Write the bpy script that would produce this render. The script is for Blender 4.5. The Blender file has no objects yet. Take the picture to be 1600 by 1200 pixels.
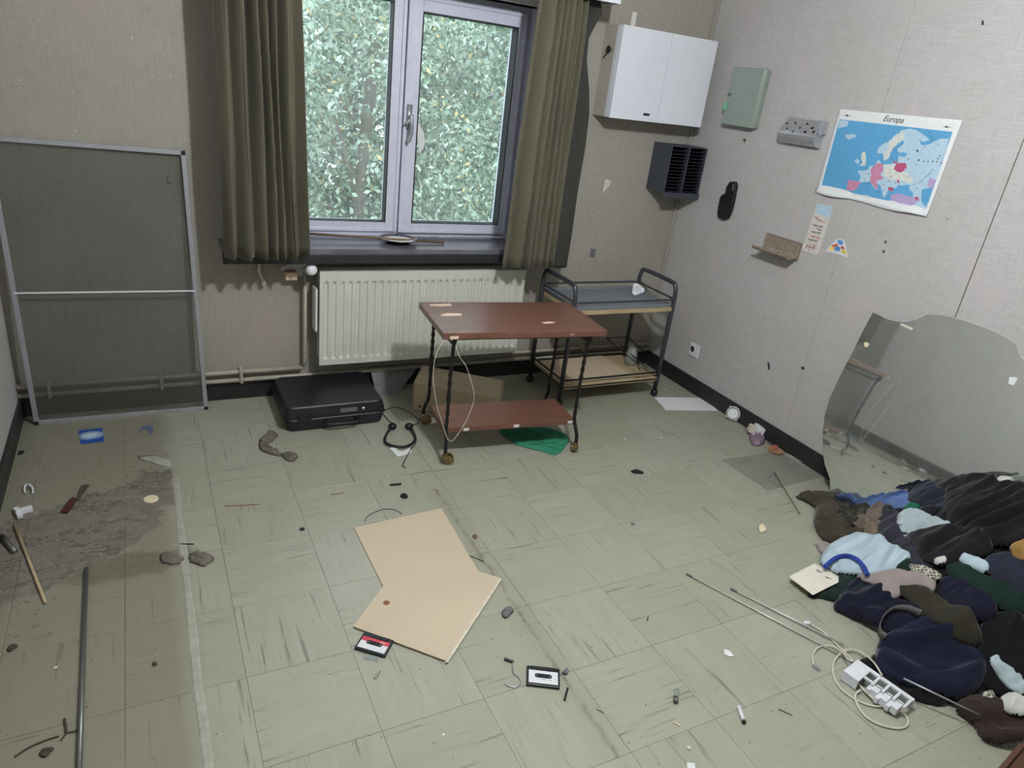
import bpy, math, random
import numpy as np
from mathutils import Vector, Matrix, noise as mnoise

# ------------------------------------------------------------------ camera
SC = bpy.context.scene
COL = SC.collection
FPX = 1090.29
CH = 1.6
MR = np.array([[0.88811474, 0.08250409, -0.45215626],
               [-0.44473901, 0.40257189, -0.80008942],
               [0.11601475, 0.91166274, 0.39422282]])
cam_d = bpy.data.cameras.new('camera')
cam = bpy.data.objects.new('camera', cam_d)
COL.objects.link(cam)
mw = Matrix([[*MR[0], 0.0], [*MR[1], 0.0], [*MR[2], CH], [0, 0, 0, 1]])
cam.matrix_world = mw
cam_d.sensor_width = 36.0
cam_d.lens = FPX * 36.0 / 1600.0
cam_d.clip_start = 0.02
SC.camera = cam

# ------------------------------------------------------------------ sky / exposure
world = bpy.data.worlds.new('overcast_sky'); SC.world = world
world.use_nodes = True
wn = world.node_tree.nodes['Background']
wn.inputs[0].default_value = (0.80, 0.91, 1.0, 1)
wn.inputs[1].default_value = 3.8
SC.view_settings.view_transform = 'Standard'
SC.view_settings.look = 'None'
SC.view_settings.exposure = 0.22
SC.view_settings.gamma = 1.0
SC.view_settings.use_curve_mapping = False
LAMP_POS = (1.10, 1.20, 2.28)
LAMP_STRENGTH = 1020.0
LAMP_COLOR = (0.94, 0.98, 1.0)

# room
B = 3.38; RW = 2.90; LW = -0.54; FW = -1.3; CEIL = 2.45

def ray(u, v):
    d = MR @ np.array([u - 800.0, -(v - 600.0), -FPX]); return d / np.linalg.norm(d)
def F(u, v, z=0.0):
    d = ray(u, v); t = (z - CH) / d[2]; return (d[0]*t, d[1]*t, z)
def WB(u, v, y=B):
    d = ray(u, v); t = y / d[1]; return (d[0]*t, y, CH + d[2]*t)
def WR(u, v, x=RW):
    d = ray(u, v); t = x / d[0]; return (x, d[1]*t, CH + d[2]*t)

# ------------------------------------------------------------------ materials
def lin(c):
    return tuple(((x/255.0)/12.92 if x/255.0 <= 0.04045 else ((x/255.0+0.055)/1.055)**2.4) for x in c)
class NT:
    def __init__(s, m): s.m = m; s.t = m.node_tree; s.n = s.t.nodes; s.l = s.t.links
    def add(s, typ, **k):
        n = s.n.new(typ)
        for a, b in k.items(): setattr(n, a, b)
        return n
    def set(s, n, **k):
        for a, b in k.items(): n.inputs[a].default_value = b
        return n
    def link(s, a, b): s.l.new(a, b)
    def noise(s, co, scale, detail=3.0, rough=0.5, w=None):
        n = s.add('ShaderNodeTexNoise'); n.inputs['Scale'].default_value = scale
        n.inputs['Detail'].default_value = detail; n.inputs['Roughness'].default_value = rough
        if w is not None:
            n.noise_dimensions = '4D'; s.link(w, n.inputs['W'])
        if co is not None: s.link(co, n.inputs['Vector'])
        return n.outputs['Fac']
    def mapping(s, co, scale=(1, 1, 1), loc=(0, 0, 0), rot=(0, 0, 0)):
        n = s.add('ShaderNodeMapping'); n.inputs['Scale'].default_value = scale
        n.inputs['Location'].default_value = loc; n.inputs['Rotation'].default_value = rot
        s.link(co, n.inputs['Vector']); return n.outputs[0]
    def ramp(s, f, a, b, c0=(0, 0, 0, 1), c1=(1, 1, 1, 1)):
        n = s.add('ShaderNodeValToRGB'); e = n.color_ramp.elements
        e[0].position = a; e[0].color = c0; e[1].position = b; e[1].color = c1
        s.link(f, n.inputs[0]); return n.outputs[0]
    def mix(s, f, a, b, mode='MIX'):
        n = s.add('ShaderNodeMix', data_type='RGBA', blend_type=mode)
        for sock, val in ((n.inputs[0], f), (n.inputs[6], a), (n.inputs[7], b)):
            if hasattr(val, 'links') or hasattr(val, 'is_linked'): s.link(val, sock)
            elif isinstance(val, (int, float)): sock.default_value = val
            else: sock.default_value = (*val[:3], 1)
        return n.outputs[2]
    def math(s, op, a, b=None, c=None):
        n = s.add('ShaderNodeMath', operation=op)
        for i, val in enumerate((a, b, c)):
            if val is None: continue
            if isinstance(val, (int, float)): n.inputs[i].default_value = val
            else: s.link(val, n.inputs[i])
        return n.outputs[0]
    def bump(s, h, strength=0.3, dist=0.002):
        n = s.add('ShaderNodeBump'); n.inputs['Strength'].default_value = strength
        n.inputs['Distance'].default_value = dist; s.link(h, n.inputs['Height'])
        s.link(n.outputs[0], s.n['Principled BSDF'].inputs['Normal'])

def mat(name, rgb, rough=0.6, metal=0.0, var=0.12, scale=30.0, bump=0.0, bscale=120.0, spec=0.5, sheen=0.0, stretch=None, coat=0.0):
    m = bpy.data.materials.new(name); m.use_nodes = True; t = NT(m)
    bs = t.n['Principled BSDF']; c = lin(rgb)
    bs.inputs['Roughness'].default_value = rough; bs.inputs['Metallic'].default_value = metal
    bs.inputs['Specular IOR Level'].default_value = spec
    if sheen: bs.inputs['Sheen Weight'].default_value = sheen; bs.inputs['Sheen Roughness'].default_value = 0.4
    if coat: bs.inputs['Coat Weight'].default_value = coat
    co = t.add('ShaderNodeTexCoord').outputs['Object']
    if stretch: co = t.mapping(co, stretch)
    f = t.noise(co, scale, 4.0)
    f = t.ramp(f, 0.3, 0.7)
    col = t.mix(f, tuple(x*(1-var) for x in c), tuple(min(1, x*(1+var)) for x in c))
    t.link(col, bs.inputs['Base Color'])
    if bump: t.bump(t.noise(co, bscale, 3.0), bump, 0.002)
    return m

def wallpaper(name, rgb, axis):
    m = bpy.data.materials.new(name); m.use_nodes = True; t = NT(m)
    bs = t.n['Principled BSDF']; bs.inputs['Roughness'].default_value = 0.75
    bs.inputs['Specular IOR Level'].default_value = 0.25
    g = t.add('ShaderNodeNewGeometry').outputs['Position']
    h = t.mapping(g, (16, 16, 230)); v = t.mapping(g, (230, 230, 12))
    nh = t.noise(h, 1.0, 3.0, 0.6); nv = t.noise(v, 1.0, 3.0, 0.6)
    w = t.math('ADD', nh, nv); w = t.math('MULTIPLY', w, 0.5)
    f = t.ramp(w, 0.36, 0.66)
    c = lin(rgb)
    col = t.mix(f, tuple(x*0.84 for x in c), tuple(x*1.10 for x in c))
    blot = t.ramp(t.noise(g, 2.2, 5.0, 0.6), 0.35, 0.75)
    col = t.mix(t.math('MULTIPLY', blot, 0.35), col, tuple(x*y for x, y in zip(c, (0.80, 0.78, 0.70))))
    pk = t.ramp(t.noise(g, 3.1, 2.0), 0.55, 0.75)
    col = t.mix(t.math('MULTIPLY', pk, 0.55), col, tuple(x*y for x, y in zip(c, (1.08, 0.97, 0.99))))
    sp = t.ramp(t.noise(g, 38.0, 2.0, 0.5), 0.76, 0.80)
    col = t.mix(t.math('MULTIPLY', sp, 0.45), col, tuple(x*0.35 for x in c))
    sp2 = t.ramp(t.noise(t.mapping(g, (1, 1, 1), (5, 3, 1)), 60.0, 2.0, 0.5), 0.73, 0.76)
    col = t.mix(t.math('MULTIPLY', sp2, 0.5), col, (0.75, 0.72, 0.66))
    t.link(col, bs.inputs['Base Color'])
    t.bump(w, 0.35, 0.0012)
    return m

M = {}
M['wall_b'] = wallpaper('woven_wallpaper_back', (160, 156, 147), 'x')
M['wall_r'] = wallpaper('woven_wallpaper_right', (184, 182, 182), 'y')
M['ceil'] = mat('ceiling_paint', (205, 203, 196), 0.8)
M['basebd'] = mat('black_baseboard', (34, 35, 36), 0.45, var=0.2, scale=12, bump=0.1)
M['joint'] = mat('floor_joint_dirt', (88, 86, 72), 0.9)

def floor_mat():
    m = bpy.data.materials.new('marbled_vinyl_tile'); m.use_nodes = True; t = NT(m)
    bs = t.n['Principled BSDF']
    tc = t.add('ShaderNodeTexCoord').outputs['Object']
    g = t.add('ShaderNodeNewGeometry').outputs['Position']
    rnd = t.add('ShaderNodeObjectInfo').outputs['Random']
    w = t.math('MULTIPLY', rnd, 40.0)
    base = t.mix(rnd, lin((156, 156, 140)), lin((163, 163, 148)))
    n0 = t.ramp(t.noise(t.mapping(tc, (3, 14, 1)), 1.6, 4.0, 0.6, w), 0.3, 0.7)
    base = t.mix(t.math('MULTIPLY', n0, 0.5), base, lin((144, 145, 131)))
    # streaks along local x
    s1 = t.ramp(t.noise(t.mapping(tc, (4.2, 90, 1)), 1.0, 3.0, 0.6, w), 0.57, 0.66)
    s2 = t.ramp(t.noise(t.mapping(tc, (2.0, 13, 1), (4, 2, 0)), 1.5, 1.0, 0.5, w), 0.47, 0.56)
    st = t.math('MULTIPLY', s1, s2)
    base = t.mix(t.math('MULTIPLY', st, 0.62), base, lin((84, 87, 78)))
    s3 = t.ramp(t.noise(t.mapping(tc, (6, 90, 1), (1, 7, 0)), 1.0, 2.0, 0.5, w), 0.60, 0.74)
    base = t.mix(t.math('MULTIPLY', s3, 0.22), base, lin((110, 112, 96)))
    # dirt by place on the floor
    sep = t.add('ShaderNodeSeparateXYZ'); t.link(g, sep.inputs[0]); X, Y = sep.outputs[0], sep.outputs[1]
    dn = t.noise(g, 5.0, 6.0, 0.65); dn2 = t.noise(t.mapping(g, (1, 1, 1), (3, 9, 2)), 16.0, 5.0, 0.65)
    # brownish glue residue left of the ridge
    left = t.add('ShaderNodeMapRange'); left.inputs[1].default_value = 0.06; left.inputs[2].default_value = -0.02
    t.link(X, left.inputs[0])
    base = t.mix(t.math('MULTIPLY', left.outputs[0], 0.58), base, lin((112, 104, 88)))
    # grey dust drift in a band: around (-0.2, 2.45)
    dx = t.math('DIVIDE', t.math('ADD', X, 0.28), 0.38); dy = t.math('DIVIDE', t.math('SUBTRACT', Y, t.math('ADD', 2.60, t.math('MULTIPLY', X, 0.62))), 0.25)
    r2 = t.math('ADD', t.math('MULTIPLY', dx, dx), t.math('MULTIPLY', dy, dy))
    rr = t.math('ADD', r2, t.math('MULTIPLY', t.math('SUBTRACT', dn, 0.5), 3.2))
    dm = t.add('ShaderNodeMapRange'); dm.inputs[1].default_value = 1.05; dm.inputs[2].default_value = 0.85
    t.link(rr, dm.inputs[0])
    sp = t.ramp(X, 0.02, 0.03, (1, 1, 1, 1), (0, 0, 0, 1))
    dmx = t.math('MULTIPLY', dm.outputs[0], sp)
    dcol = t.mix(t.ramp(dn2, 0.35, 0.65), lin((98, 92, 85)), lin((124, 118, 110)))
    base = t.mix(t.math('MULTIPLY', dmx, 0.85), base, dcol)
    rdg = t.math('ABSOLUTE', t.math('SUBTRACT', t.noise(t.mapping(g, (1.0, 2.4, 1), (2, 5, 1)), 4.5, 5.0, 0.62), 0.5))
    rdm = t.add('ShaderNodeMapRange'); rdm.inputs[1].default_value = 0.022; rdm.inputs[2].default_value = 0.006; t.link(rdg, rdm.inputs[0])
    base = t.mix(t.math('MULTIPLY', t.math('MULTIPLY', rdm.outputs[0], dmx), 0.7), base, lin((72, 64, 56)))
    # second lower drift
    dx = t.math('DIVIDE', t.math('SUBTRACT', X, -0.12), 0.22); dy = t.math('DIVIDE', t.math('SUBTRACT', Y, 2.16), 0.07)
    r2 = t.math('ADD', t.math('MULTIPLY', dx, dx), t.math('MULTIPLY', dy, dy))
    rr = t.math('ADD', r2, t.math('MULTIPLY', t.math('SUBTRACT', dn2, 0.5), 3.0))
    dm = t.add('ShaderNodeMapRange'); dm.inputs[1].default_value = 1.05; dm.inputs[2].default_value = 0.7
    t.link(rr, dm.inputs[0])
    base = t.mix(t.math('MULTIPLY', dm.outputs[0], 0.6), base, lin((98, 90, 76)))
    # dark glue line x ~ 1.0
    wob = t.math('MULTIPLY', t.math('SUBTRACT', t.noise(g, 14.0, 4.0, 0.6), 0.5), 0.05)
    ad = t.math('ABSOLUTE', t.math('SUBTRACT', t.math('ADD', X, wob), 1.005))
    lm = t.add('ShaderNodeMapRange'); lm.inputs[1].default_value = 0.011; lm.inputs[2].default_value = 0.002; t.link(ad, lm.inputs[0])
    ym = t.math('MULTIPLY', t.math('GREATER_THAN', Y, 0.955), t.math('LESS_THAN', Y, 2.32))
    k = t.math('MULTIPLY', t.math('MULTIPLY', lm.outputs[0], ym), t.ramp(t.noise(g, 9.0, 5.0, 0.7), 0.38, 0.68))
    base = t.mix(k, base, lin((82, 79, 67)))
    lm = t.add('ShaderNodeMapRange'); lm.inputs[1].default_value = 0.07; lm.inputs[2].default_value = 0.01; t.link(ad, lm.inputs[0])
    base = t.mix(t.math('MULTIPLY', t.math('MULTIPLY', lm.outputs[0], ym), 0.30), base, lin((132, 126, 108)))
    # general grime
    gr = t.ramp(t.noise(g, 1.4, 6.0, 0.65), 0.45, 0.8)
    base = t.mix(t.math('MULTIPLY', gr, 0.22), base, lin((126, 120, 98)))
    fs = t.ramp(t.noise(g, 70.0, 2.0, 0.5), 0.72, 0.78)
    base = t.mix(t.math('MULTIPLY', fs, 0.5), base, lin((80, 78, 64)))
    t.link(base, bs.inputs['Base Color'])
    ro = t.add('ShaderNodeMapRange'); ro.inputs[3].default_value = 0.30; ro.inputs[4].default_value = 0.52
    t.link(t.noise(g, 6.0, 5.0, 0.6), ro.inputs[0])
    ro2 = t.math('ADD', ro.outputs[0], t.math('MULTIPLY', dmx, 0.4))
    t.link(ro2, bs.inputs['Roughness'])
    bs.inputs['Specular IOR Level'].default_value = 0.5
    t.bump(t.noise(g, 9.0, 3.0), 0.12, 0.003)
    return m
M['tile'] = floor_mat()
M['pvc'] = mat('lavender_grey_window_plastic', (204, 206, 222), 0.35, var=0.05)
M['gasket'] = mat('black_gasket', (20, 20, 24), 0.6)
M['slate'] = mat('polished_dark_stone', (100, 99, 108), 0.22, var=0.25, scale=9, coat=0.3)
M['slate_edge'] = mat('dark_stone_edge', (38, 39, 43), 0.5)
M['rad'] = mat('cream_radiator_enamel', (204, 205, 194), 0.38, var=0.06, scale=5)
M['rad_w'] = mat('white_enamel', (214, 213, 208), 0.4, var=0.05)
M['pipe'] = mat('painted_pipe', (170, 164, 150), 0.4, var=0.10)
M['velvet'] = mat('olive_velvet', (88, 84, 68), 0.85, var=0.12, scale=2.0, sheen=0.25, stretch=(3, 3, 1))
M['lining'] = mat('dark_curtain_lining', (52, 51, 47), 0.85, var=0.15, scale=4)
M['alu'] = mat('dull_aluminium', (172, 174, 180), 0.38, metal=0.55, var=0.06)
M['white'] = mat('white_lacquer', (220, 222, 230), 0.42, var=0.03, scale=4)
M['carc'] = mat('cream_chipboard_side', (178, 172, 160), 0.6, var=0.06)
M['black'] = mat('black_plastic', (22, 23, 27), 0.4, var=0.15)
M['case'] = mat('black_grained_case', (24, 25, 31), 0.42, var=0.18, scale=8, bump=0.25, bscale=400)
M['org'] = mat('slate_grey_plastic', (62, 66, 76), 0.5, var=0.06)
M['orgd'] = mat('dark_slate_plastic', (32, 36, 46), 0.5, var=0.1)
M['greycab'] = mat('sage_grey_enamel', (138, 150, 142), 0.35, var=0.04, scale=4)
M['chrome'] = mat('chrome', (190, 192, 198), 0.25, metal=0.6, var=0.05)
M['hole'] = mat('dark_hole', (12, 12, 14), 0.8)
M['steel'] = mat('brushed_steel', (205, 203, 196), 0.3, metal=0.35, var=0.1)
M['green_pl'] = mat('mint_plastic', (120, 190, 150), 0.4)
M['paper'] = mat('white_paper', (222, 224, 226), 0.8, var=0.03)
M['mapsea'] = mat('printed_blue', (92, 160, 205), 0.45, var=0.05, scale=5)
M['mapland'] = mat('printed_pale_blue', (176, 202, 220), 0.45, var=0.06, scale=60)
M['mapcream'] = mat('printed_cream', (208, 212, 206), 0.45, var=0.08, scale=90)
M['mappink'] = mat('printed_pink', (196, 132, 162), 0.45, var=0.08, scale=70)
M['maprose'] = mat('printed_rose', (186, 84, 120), 0.45, var=0.06, scale=60)
M['maplilac'] = mat('printed_lilac', (176, 156, 198), 0.45, var=0.06, scale=60)
M['ink'] = mat('dark_ink', (48, 50, 58), 0.6)
M['inkred'] = mat('red_ink', (176, 92, 92), 0.6, var=0.2, scale=200)
M['skblue'] = mat('sticker_blue', (88, 140, 206), 0.4)
M['skred'] = mat('sticker_red', (204, 96, 84), 0.4)
M['skyel'] = mat('sticker_yellow', (222, 196, 96), 0.4)
M['ribbed'] = mat('taupe_ribbed_plastic', (136, 122, 110), 0.5, var=0.1)
M['tape'] = mat('grey_tape', (104, 104, 106), 0.6)
M['torn'] = mat('torn_plaster', (208, 200, 184), 0.8)
M['redwood'] = mat('mahogany_veneer', (108, 73, 60), 0.36, var=0.22, scale=2.2, stretch=(3, 40, 3), coat=0.15)
M['edgewood'] = mat('mahogany_edge', (100, 54, 44), 0.4, var=0.15)
M['chip'] = mat('bare_chipboard', (216, 190, 168), 0.8, var=0.12, scale=120)
M['iron'] = mat('black_iron', (34, 30, 30), 0.4, metal=0.4, var=0.2)
M['brass'] = mat('tarnished_brass', (140, 122, 84), 0.3, metal=0.85, var=0.25, scale=60)
M['tubeblk'] = mat('charcoal_tube', (80, 80, 88), 0.32, metal=0.5, var=0.1)
M['tray'] = mat('blue_grey_metal_tray', (136, 142, 152), 0.3, metal=0.35, var=0.05)
M['pine'] = mat('light_wood_board', (178, 158, 126), 0.6, var=0.12, scale=3, stretch=(2, 30, 2))
M['card'] = mat('tan_fibreboard', (194, 177, 154), 0.7, var=0.05, scale=3)
M['boxm'] = mat('beige_painted_metal', (178, 164, 136), 0.5, var=0.08, scale=6)
M['green'] = mat('emerald_cloth', (38, 120, 92), 0.7, var=0.2, scale=40)
M['redlbl'] = mat('red_label', (190, 62, 76), 0.5)
M['wlabel'] = mat('white_label', (216, 218, 222), 0.5, var=0.02)
M['whitepl'] = mat('white_plastic', (220, 222, 228), 0.35, var=0.02)
M['cord'] = mat('ivory_cord', (206, 200, 186), 0.5, var=0.04)
M['stick'] = mat('dark_cane', (108, 84, 56), 0.6, var=0.2, scale=20)
M['dowel'] = mat('brown_dowel', (96, 80, 66), 0.5, var=0.15)
M['cream'] = mat('cream_plastic', (226, 212, 180), 0.5)
M['dust'] = mat('grey_dust_fluff', (106, 100, 91), 1.0, var=0.2, scale=60, bump=0.5, bscale=150)
M['rust'] = mat('rust', (132, 84, 62), 0.8, var=0.2)
M['debris'] = mat('dark_grit', (70, 62, 50), 0.9)
M['orange'] = mat('amber_plastic', (160, 122, 92), 0.35, var=0.2)
M['purple'] = mat('mauve_foil', (150, 128, 148), 0.3, metal=0.3, var=0.4, scale=80)
M['browncrate'] = mat('dark_brown_wood', (78, 50, 34), 0.5, var=0.2, scale=4)
M['ridge'] = mat('pale_glue_strip', (158, 158, 146), 0.7, var=0.15, scale=25, bump=0.4)
M['greyrod'] = mat('grey_metal_rod', (108, 110, 106), 0.35, metal=0.5, var=0.1)
M['bark'] = mat('bark', (92, 88, 78), 0.9, var=0.3, scale=12, bump=0.5)
M['soil'] = mat('grass_and_soil', (70, 84, 52), 1.0, var=0.4, scale=3)

def glass_mat(name, tint, gloss, rough=0.02, haze=0):
    m = bpy.data.materials.new(name); m.use_nodes = True; t = NT(m)
    for n in list(t.n):
        if n.type == 'BSDF_PRINCIPLED': t.n.remove(n)
    out = t.n['Material Output']
    tr = t.add('ShaderNodeBsdfTransparent'); tr.inputs[0].default_value = (*tint, 1)
    gl = t.add('ShaderNodeBsdfGlossy'); gl.inputs['Roughness'].default_value = rough
    fr = t.add('ShaderNodeFresnel'); fr.inputs[0].default_value = 1.35
    ad = t.math('ADD', fr.outputs[0], gloss)
    mx = t.add('ShaderNodeMixShader'); t.link(ad, mx.inputs[0]); t.link(tr.outputs[0], mx.inputs[1]); t.link(gl.outputs[0], mx.inputs[2])
    if haze:
        df = t.add('ShaderNodeBsdfDiffuse'); df.inputs[0].default_value = (.8, .84, .86, 1)
        dn = t.noise(t.add('ShaderNodeTexCoord').outputs['Object'], 4.0, 5.0, .6); m2 = t.add('ShaderNodeMixShader')
        t.link(t.math('MULTIPLY', dn, haze), m2.inputs[0]); t.link(mx.outputs[0], m2.inputs[1]); t.link(df.outputs[0], m2.inputs[2]); mx = m2
    t.link(mx.outputs[0], out.inputs[0]); return m
M['glass'] = glass_mat('window_glass', (0.97, 1.0, 0.99), 0.0, haze=.22)
def dusty_glass(name, rgb, alpha, rough):
    m = bpy.data.materials.new(name); m.use_nodes = True; t = NT(m); bs = t.n['Principled BSDF']
    bs.inputs['Base Color'].default_value = (*lin(rgb), 1); bs.inputs['Roughness'].default_value = rough
    bs.inputs['Alpha'].default_value = alpha; return m
M['pane_dusty'] = dusty_glass('dusty_glass_sheet', (140, 144, 142), 0.16, 0.12)
M['clear'] = dusty_glass('clear_plastic', (170, 178, 176), 0.45, 0.15)
def mesh_mat():
    m = bpy.data.materials.new('insect_mesh'); m.use_nodes = True; t = NT(m); bs = t.n['Principled BSDF']
    g = t.add('ShaderNodeTexCoord').outputs['Object']
    n = t.ramp(t.noise(g, 3.0, 4.0, 0.6), 0.3, 0.7)
    t.link(t.mix(n, lin((84, 81, 75)), lin((102, 100, 95))), bs.inputs['Base Color'])
    bs.inputs['Roughness'].default_value = 0.7; bs.inputs['Alpha'].default_value = 0.52
    return m
M['mesh'] = mesh_mat()
def mirror_mat():
    m = bpy.data.materials.new('dusty_silvered_mirror'); m.use_nodes = True; t = NT(m); bs = t.n['Principled BSDF']
    g = t.add('ShaderNodeTexCoord').outputs['Object']
    bs.inputs['Base Color'].default_value = (0.84, 0.88, 0.86, 1); bs.inputs['Metallic'].default_value = 1.0
    bs.inputs['Roughness'].default_value = 0.03
    d = t.add('ShaderNodeBsdfDiffuse'); d.inputs[0].default_value = (*lin((176, 178, 172)), 1)
    f = t.ramp(t.noise(g, 5.0, 6.0, 0.65), 0.3, 0.8)
    sp = t.ramp(t.noise(g, 60.0, 2.0), 0.70, 0.76)
    k = t.math('ADD', t.math('MULTIPLY', f, 0.16), 0.14); k = t.math('ADD', k, t.math('MULTIPLY', sp, 0.25))
    mx = t.add('ShaderNodeMixShader'); t.link(k, mx.inputs[0]); t.link(bs.outputs[0], mx.inputs[1]); t.link(d.outputs[0], mx.inputs[2])
    t.link(mx.outputs[0], t.n['Material Output'].inputs[0]); return m
M['mirror'] = mirror_mat()
def leaf_mat(name, rgb, trans=0.5):
    m = bpy.data.materials.new(name); m.use_nodes = True; t = NT(m)
    c = lin(rgb)
    bs = t.n['Principled BSDF']; bs.inputs['Base Color'].default_value = (*c, 1); bs.inputs['Roughness'].default_value = 0.45
    tl = t.add('ShaderNodeBsdfTranslucent'); tl.inputs[0].default_value = (*c, 1)
    mx = t.add('ShaderNodeMixShader'); mx.inputs[0].default_value = trans
    t.link(bs.outputs[0], mx.inputs[1]); t.link(tl.outputs[0], mx.inputs[2]); t.link(mx.outputs[0], t.n['Material Output'].inputs[0])
    return m
LEAVES = [leaf_mat('leaf_sage', (166, 184, 166)), leaf_mat('leaf_green', (132, 154, 130)), leaf_mat('leaf_pale', (208, 220, 208)), leaf_mat('leaf_yellow', (222, 202, 150)), leaf_mat('leaf_deep', (92, 112, 92))]
def emit_mat(name, rgb, s):
    m = bpy.data.materials.new(name); m.use_nodes = True; t = NT(m); bs = t.n['Principled BSDF']
    bs.inputs['Emission Color'].default_value = (*rgb, 1); bs.inputs['Emission Strength'].default_value = s
    return m
M['bulb'] = emit_mat('lit_bulb', LAMP_COLOR, LAMP_STRENGTH)

# ------------------------------------------------------------------ mesh helpers
WL = {}
class MB:
    def __init__(s): s.v = []; s.f = []; s.mi = []; s.cur = 0
    def add(s, vs, fs):
        k = len(s.v); s.v += [tuple(float(c) for c in p) for p in vs]
        s.f += [tuple(i + k for i in q) for q in fs]; s.mi += [s.cur]*len(fs); return s
    def box(s, x0, x1, y0, y1, z0, z1, T=None):
        vs = [(x, y, z) for x in (x0, x1) for y in (y0, y1) for z in (z0, z1)]
        if T is not None: vs = [tuple(T @ Vector(p)) for p in vs]
        return s.add(vs, [(0, 1, 3, 2), (4, 6, 7, 5), (0, 4, 5, 1), (2, 3, 7, 6), (0, 2, 6, 4), (1, 5, 7, 3)])
    def tube(s, pts, r, n=8, closed=False, rads=None):
        P = [Vector(p) for p in pts]; N = len(P); up = None; vs = []
        for i, p in enumerate(P):
            if closed: d = (P[(i+1) % N] - P[i-1])
            else: d = P[min(i+1, N-1)] - P[max(i-1, 0)]
            if d.length < 1e-9: d = Vector((0, 0, 1))
            d.normalize()
            if up is None: up = Vector((0, 0, 1)) if abs(d.z) < 0.9 else Vector((1, 0, 0))
            a = (up - d * up.dot(d))
            if a.length < 1e-6: a = d.orthogonal()
            a.normalize(); b = d.cross(a); up = a
            rr = rads[i] if rads else r
            for k in range(n):
                t = 2*math.pi*k/n; vs.append(p + a*math.cos(t)*rr + b*math.sin(t)*rr)
        fs = []
        for i in range(N if closed else N-1):
            j = (i+1) % N
            for k in range(n):
                l = (k+1) % n; fs.append((i*n+k, i*n+l, j*n+l, j*n+k))
        if not closed: fs.append(tuple(range(n-1, -1, -1))); fs.append(tuple((N-1)*n+k for k in range(n)))
        return s.add(vs, fs)
    def lathe(s, prof, n=20, T=None, caps=True):
        vs = []; fs = []
        for r, z in prof:
            for k in range(n):
                t = 2*math.pi*k/n; p = Vector((r*math.cos(t), r*math.sin(t), z)); vs.append(T @ p if T is not None else p)
        for i in range(len(prof)-1):
            for k in range(n):
                l = (k+1) % n; fs.append((i*n+k, i*n+l, (i+1)*n+l, (i+1)*n+k))
        if caps:
            fs.append(tuple(range(n-1, -1, -1))); fs.append(tuple((len(prof)-1)*n+k for k in range(n)))
        return s.add(vs, fs)
    def prism(s, pts, off):
        n = len(pts); o = Vector(off); a = [Vector(p) for p in pts]
        vs = a + [p + o for p in a]
        fs = [tuple(range(n-1, -1, -1)), tuple(range(n, 2*n))]
        for i in range(n): j = (i+1) % n; fs.append((i, j, n+j, n+i))
        return s.add(vs, fs)
    def grid(s, fn, nu, nv, thick=None):
        vs = [fn(i/(nu-1), j/(nv-1)) for j in range(nv) for i in range(nu)]
        fs = [(j*nu+i, j*nu+i+1, (j+1)*nu+i+1, (j+1)*nu+i) for j in range(nv-1) for i in range(nu-1)]
        return s.add(vs, fs)
    def build(s, name, m, parent=None, smooth=False, bevel=0.0, solid=0.0, kind=None, label=None, base=None, seg=2):
        vs = np.array(s.v)
        if parent is not None: org = WL[parent.name]
        elif base is not None: org = np.array(base, float)
        else: org = np.array([(vs[:, 0].min()+vs[:, 0].max())/2, (vs[:, 1].min()+vs[:, 1].max())/2, vs[:, 2].min()])
        me = bpy.data.meshes.new(name); me.from_pydata((vs - org).tolist(), [], s.f)
        ms = m if isinstance(m, (list, tuple)) else [m]
        for q in ms: me.materials.append(M[q] if isinstance(q, str) else q)
        if len(ms) > 1: me.polygons.foreach_set('material_index', s.mi)
        if smooth: me.polygons.foreach_set('use_smooth', [True]*len(me.polygons))
        me.update(); me.validate()
        o = bpy.data.objects.new(name, me); COL.objects.link(o)
        if parent is not None: o.parent = parent
        else: o.location = org.tolist()
        if solid:
            k = o.modifiers.new('s', 'SOLIDIFY'); k.thickness = solid; k.offset = 0
        if bevel:
            k = o.modifiers.new('b', 'BEVEL'); k.width = bevel; k.segments = seg; k.limit_method = 'ANGLE'; k.angle_limit = 0.6
        WL[o.name] = org
        if kind: o['kind'] = kind
        if label: o['label'] = label
        return o
def thing(name, label, cat, loc, group=None):
    o = bpy.data.objects.new(name, None); COL.objects.link(o); o.location = loc; o.empty_display_size = 0.05
    WL[o.name] = np.array(loc, float); return tag(o, label, cat, group)
def tag(o, label, cat, group=None):
    o['label'] = label; o['category'] = cat
    if group: o['group'] = group
    return o
def struct(o): o['kind'] = 'structure'; return o
def smooth_path(pts, k=6, closed=False):
    P = [Vector(p) for p in pts]; out = []; n = len(P)
    for i in range(n if closed else n-1):
        if closed: a, b, c, d = P[i-1], P[i], P[(i+1) % n], P[(i+2) % n]
        else: a, b, c, d = P[max(i-1, 0)], P[i], P[i+1], P[min(i+2, n-1)]
        for j in range(k):
            t = j/k
            out.append(0.5*((2*b) + (c-a)*t + (2*a-5*b+4*c-d)*t*t + (3*b-a-3*c+d)*t*t*t))
    if not closed: out.append(P[-1])
    return out
def text_mesh(txt, size, T, mb, shear=0.0, thick=0.0004):
    cu = bpy.data.curves.new('t', 'FONT'); cu.body = txt; cu.size = size; cu.shear = shear; cu.align_x = 'CENTER'; cu.align_y = 'CENTER'; cu.extrude = thick; cu.resolution_u = 2
    o = bpy.data.objects.new('t', cu); COL.objects.link(o)
    dg = bpy.context.evaluated_depsgraph_get(); me = bpy.data.meshes.new_from_object(o.evaluated_get(dg))
    mb.add([T @ v.co for v in me.vertices], [tuple(p.vertices) for p in me.polygons])
    bpy.data.objects.remove(o); bpy.data.curves.remove(cu)
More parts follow.
